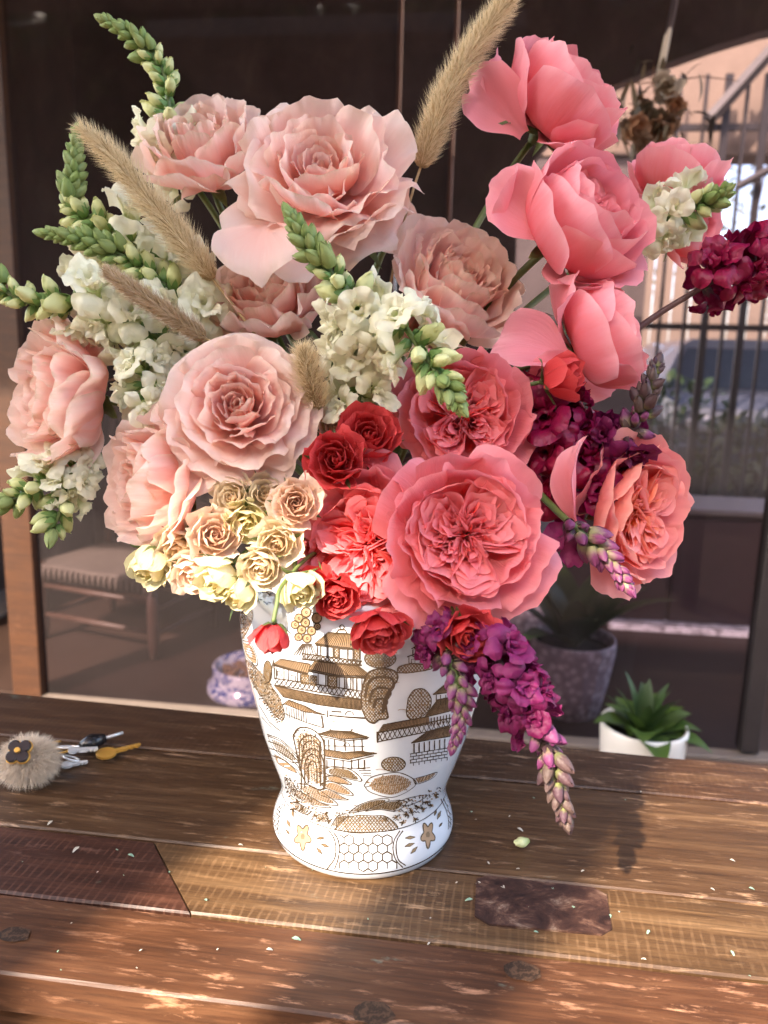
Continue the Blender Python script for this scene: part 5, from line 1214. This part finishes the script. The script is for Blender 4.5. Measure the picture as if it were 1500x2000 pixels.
# the dried bunch that hangs on a cord before the glass
def dried():
    D = 2.0; t = tag(empty('dried_bouquet', P(1275, 230, D)), 'bunch of dried roses hanging by a white cord behind the pink roses', 'dried flowers'); o0 = P(1275, 230, D)
    top = P(1320, -2, D); d = top - P(1290, 145, D); k = (2.31 - P(1290, 145, D)[2]) / d[2]
    cord = plain('cotton cord', (.62, .54, .44), .8)
    MB().tube([P(1290, 145, D) - o0, P(1290, 145, D) + d * k - o0], .0075, 8).build('cord', cord, t, True); MB().tube([P(1284, 145, D) - o0, P(1286, 145, D) + d * k - o0], .003, 6).build('cord', cord, t, True)
    cols = {'w': petal_mat('dried white', (.5, .38, .26), (.6, .5, .38), (.66, .58, .48), (.5, .38, .26), .5), 'o': petal_mat('dried orange', (.30, .10, .05), (.40, .18, .09), (.46, .26, .15), (.3, .16, .08), .5), 'b': petal_mat('dried brown', (.16, .08, .05), (.26, .15, .09), (.34, .22, .14), (.2, .12, .07), .5)}
    for i, (x, y, r, c) in enumerate(((1302, 166, 30, 'w'), (1312, 205, 26, 'o'), (1270, 222, 28, 'b'), (1240, 245, 26, 'o'), (1290, 250, 27, 'o'), (1218, 262, 24, 'b'), (1262, 282, 24, 'b'), (1310, 240, 22, 'b'), (1245, 205, 22, 'b'))):
        rg = random.Random(i); parts = []
        for j in range(16):
            tt = j / 15; pr, hw, rf = spine('spray', tt); V, F, u, v = petal(jit(pr, .06, rg), hw, j * GR, 1, .08, .1, rf * 3, .2, .1, 0, 7, 6, rg); parts.append((V, F, np.stack([u, v, np.full(len(u), tt)], 1)))
        V, F, A = join_parts(parts); s = r * D / FPX
        q = Vector(tuple(face(rg.uniform(-.6, .6), rg.uniform(-.9, .1), .8))).to_track_quat('Z', 'Y'); V = np.array([tuple(q @ Vector(tuple(p * s))) for p in V]) + P(x, y, D + .02 * (i % 3)) - o0
        link('dried_rose', mesh('dried_rose', V, F, True, {'pu': A[:, 0], 'pv': A[:, 1], 'lay': A[:, 2]}), cols[c], t)
    lf = MB(); rg = random.Random(9); V0, F0 = leaf_blade(.06, .014, .4, 5)
    for j in range(80):
        x, y = (1270 + rg.gauss(0, 50), 215 + rg.gauss(0, 55)); m = np.array(Matrix.Rotation(rg.uniform(0, 6.28), 3, 'Z') @ Matrix.Rotation(rg.uniform(-1.5, 1.5), 3, 'Y')); lf.add(V0 * rg.uniform(.6, 1.3) @ m.T + P(x, y, D + rg.uniform(-.02, .06)) - o0, F0)
    tag(lf.build('dry_leaves', leafmat('dry leaves', (.10, .08, .05), (.22, .17, .11), .1), t), kind='stuff')
    tw = MB()
    for j in range(10):
        a = P(1285 + rg.uniform(-15, 15), 160, D); b = P(1285 + rg.gauss(0, 70), rg.uniform(40, 330), D + .03); tw.tube([a - o0, (a + b) / 2 + rg.uniform(-.02, .02) - o0, b - o0], [.002, .0015, .0008], 5)
    tw.build('twigs', M['leaf_brown'], t)
dried()

# ================================================================== ON THE TABLE
def keys():
    o0 = G(70, 1495); t = tag(empty('key_ring', o0), 'bunch of keys with a cream fur pompom and dark flower charm', 'keys')
    gold = plain('brass', (.74, .40, .08), .32, .1, metal=.55); silver = plain('steel', (.8, .8, .78), .25, .05, metal=.5); black = plain('black plastic', (.012, .012, .014), .25)
    c = G(58, 1530) + np.array([0, 0, .024]) - o0; rg = np.random.default_rng(4); R = .017
    MB().ball(c, R, 20, 12, (1.25, 1.1, .95)).build('pompom_core', plain('pompom core', (.55, .44, .33), .9), t, True)
    n = 5200; V = np.zeros((n, 5, 3)); F = []
    for k in range(n):
        e = rg.normal(size=3); e /= np.linalg.norm(e); q = c + e * R * np.array([1.22, 1.08, .92]); ax = e + rg.normal(size=3) * .32; ax[2] -= .12; ax /= np.linalg.norm(ax); sd = np.cross(ax, rg.normal(size=3)); sd /= np.linalg.norm(sd); ln = .012 * rg.uniform(.6, 1.2); w = .00022
        V[k] = [q - sd * w, q + sd * w, q + ax * ln * .6 + sd * w * .7, q + ax * ln * .6 - sd * w * .7, q + ax * ln + np.array([0, 0, -.0015])]; o = 5 * k; F += [(o, o + 1, o + 2, o + 3), (o + 3, o + 2, o + 4)]
    V[:, :, 2] = np.maximum(V[:, :, 2], .0006)
    tag(link('fur', mesh('fur', V.reshape(-1, 3), F, False), plume_mat('cream fur', (.62, .50, .38), (.84, .76, .64)), t), kind='stuff')
    # charm: four round petals and a stud on a gilt plate
    ax = face(.05, .55, .8); ex = np.cross([0, 0, 1.0], ax); ex /= np.linalg.norm(ex); ey = np.cross(ax, ex); cc = c + ax * .027
    def disc(mb, pc, r, th, n=18):
        V = [pc + (ex * math.cos(a) + ey * math.sin(a)) * r * k + ax * z for z, k in ((-th, 1), (th * .6, 1), (th, .86)) for a in np.linspace(0, 6.283, n, endpoint=False)]
        mb.add(V, [(i * n + j, i * n + (j + 1) % n, (i + 1) * n + (j + 1) % n, (i + 1) * n + j) for i in range(2) for j in range(n)] + [tuple(range(2 * n, 3 * n))])
    mb = MB(); mg = MB()
    for a in (.78, 2.35, 3.93, 5.5):
        pc = cc + (ex * math.cos(a) + ey * math.sin(a)) * .0066; disc(mb, pc, .0054, .0016); disc(mg, pc - ax * .003, .0061, .0012)
    disc(mb, cc, .0045, .0018); mb.build('charm', plain('dark brown enamel', (.022, .014, .016), .25), t); mg.build('charm_backing', gold, t)
    st = MB(); disc(st, cc + ax * .003, .0026, .0016, 12); st.build('stud', gold, t)
    def ringm(pc, r, tube, nrm, mat, name):
        nrm = nrm / np.linalg.norm(nrm); a = np.cross(nrm, [.3, .9, .1]); a /= np.linalg.norm(a); b = np.cross(nrm, a); MB().tube([pc + (a * math.cos(x) + b * math.sin(x)) * r for x in np.linspace(0, 6.29, 28)], tube, 7, False).build(name, mat, t, True)
    for px, py, r, m in ((96, 1462, .011, gold), (112, 1470, .010, gold), (126, 1478, .007, gold), (136, 1468, .012, silver), (140, 1490, .008, silver)):
        p = G(px, py) - o0; ringm(p + np.array([0, 0, .005]), r, .0011, np.array([.3 * (px % 3 - 1), .4, .9]), m, 'ring')
    def key(name, a, b, head, w, mat, z=.004):
        a, b = a - o0 + np.array([0, 0, z]), b - o0 + np.array([0, 0, z]); d = b - a; L = np.linalg.norm(d); d /= L; s = np.cross([0, 0, 1.0], d); up = np.cross(d, s); th = .0011
        out = [(0, 0)] ; hp = [(head * (1 - math.cos(x)) * .55, head * .62 * math.sin(x)) for x in np.linspace(.25, 2.7, 9)]
        blade = [(L * .42, w), (L * .97, w), (L, w * .3), (L * .96, -w * .3), (L * .9, -w * .9), (L * .84, -w * .3), (L * .78, -w), (L * .72, -w * .4), (L * .64, -w), (L * .42, -w)]
        poly = [(x, y) for x, y in hp] + [q for q in blade] + [(x, -y) for x, y in hp[::-1]]
        n = len(poly); V = [a + d * x + s * y + up * th for x, y in poly] + [a + d * x + s * y - up * th for x, y in poly]
        link(name, mesh(name, V, [tuple(range(n)), tuple(range(2 * n - 1, n - 1, -1))] + [(i, n + i, n + (i + 1) % n, (i + 1) % n) for i in range(n)], False), mat, t)
    key('key', G(188, 1487), G(276, 1465), .018, .0032, gold, .006); key('key', G(134, 1484), G(192, 1481), .009, .0035, silver, .010); key('key', G(120, 1500), G(172, 1494), .010, .003, silver, .003)
    MB().tube([G(160, 1473) - o0 + np.array([0, 0, .008]), G(180, 1465) - o0 + np.array([0, 0, .009]), G(204, 1456) - o0 + np.array([0, 0, .008])], [.0055, .0085, .005], 12).build('fob', black, t, True)
    MB().tube([G(205, 1456) - o0 + np.array([0, 0, .008]), G(240, 1443) - o0 + np.array([0, 0, .007])], .0018, 8).build('fob_tip', silver, t, True)
keys()
# crumbs of petal and leaf on the boards
cr = MB(); rg = random.Random(12); crm = [MB(), MB()]
spots = [(465, 1653), (250, 1672), (155, 1657), (404, 1763), (103, 1606), (330, 1708), (939, 1727), (923, 1760), (952, 1686), (1123, 1775), (1262, 1878), (1427, 1860), (1141, 1703), (1192, 1789), (1210, 1786), (1268, 1820), (1015, 1700), (1080, 1740), (1425, 1682), (1462, 1737), (1387, 1738), (920, 1590), (1010, 1620), (1222, 1566), (985, 1738), (1042, 1823), (840, 1844), (570, 1836), (520, 1858)]
spots += [(rg.uniform(30, 1480), rg.uniform(1540, 1930)) for _ in range(22)]
for i, (x, y) in enumerate(spots):
    p = G(x, y); sz = .0026 * rg.uniform(.5, 1.3) if i < 29 else .0009 * rg.uniform(.5, 1.4); a = rg.uniform(0, 6.28); V0, F0 = leaf_blade(sz * 2, sz * 1.1, .5, 4)
    V0 = V0 @ np.array(Matrix.Rotation(a, 3, 'Z')).T + p + np.array([0, 0, .0016]); crm[i % 2].add(V0, F0)
for mb, mt_, lb in ((crm[0], leafmat('pale crumbs', (.45, .42, .34), (.65, .6, .5), 0), 'pale crumbs of dried petals scattered over the table boards'), (crm[1], leafmat('green crumbs', (.18, .32, .22), (.32, .48, .36), 0), 'tiny green leaf crumbs scattered over the table boards')):
    tag(mb.build('crumbs', mt_), lb, 'crumbs', kind='stuff')
sc = link('fallen_bud', proto('bud', 1, 'snap_bud')); sc.location = tuple(G(1030, 1652) + np.array([0, 0, .005])); sc.scale = (.016,) * 3; sc.rotation_euler = (1.45, .1, -.9); tag(sc, 'fallen yellow green bud on the boards right of the jar', 'bud')

# unseen hedge, added behind the viewer to darken the reflections in the glass
hd = tag(empty('added_hedge', H(0, -11, FLOOR)), 'tall ragged hedge added unseen behind the viewer to darken the window reflections', 'hedge'); hb_ = MB(); rg = random.Random(3); V0, F0 = leaf_blade(.5, .3, .6, 4)
for k in range(8000):
    x = rg.uniform(-16, 16); top = 8.3 + .7 * math.sin(x * .8) + .6 * math.sin(x * 2.3 + 1); z = top * rg.random() ** .8; m = np.array(Matrix.Rotation(rg.uniform(0, 6.28), 3, 'Z') @ Matrix.Rotation(rg.uniform(-1.5, 1.5), 3, 'Y'))
    hb_.add(V0 * rg.uniform(.6, 1.4) @ m.T + HX * x + HY * rg.uniform(-.9, .9) + np.array([0, 0, z]), F0)
nx, nz = 60, 16
hb_.add([HX * (-16 + 32 * i / (nx - 1)) + HY * (-.5 + .35 * math.sin(i * 1.7 + j) + .3 * math.sin(j * 2.3 + i * .6)) + np.array([0, 0, 8.0 * j / (nz - 1)]) for i in range(nx) for j in range(nz)], gridF(nx, nz))
tag(hb_.build('foliage', M['leaf_dark'], hd), kind='stuff')
st = MB()
for k in range(16): st.tube([HX * (k * 2 - 15) , HX * (k * 2 - 15 + .2) + np.array([0, 0, 2.8])], [.09, .04], 6)
tag(st.build('stems', M['chair_wood'], hd), kind='stuff')
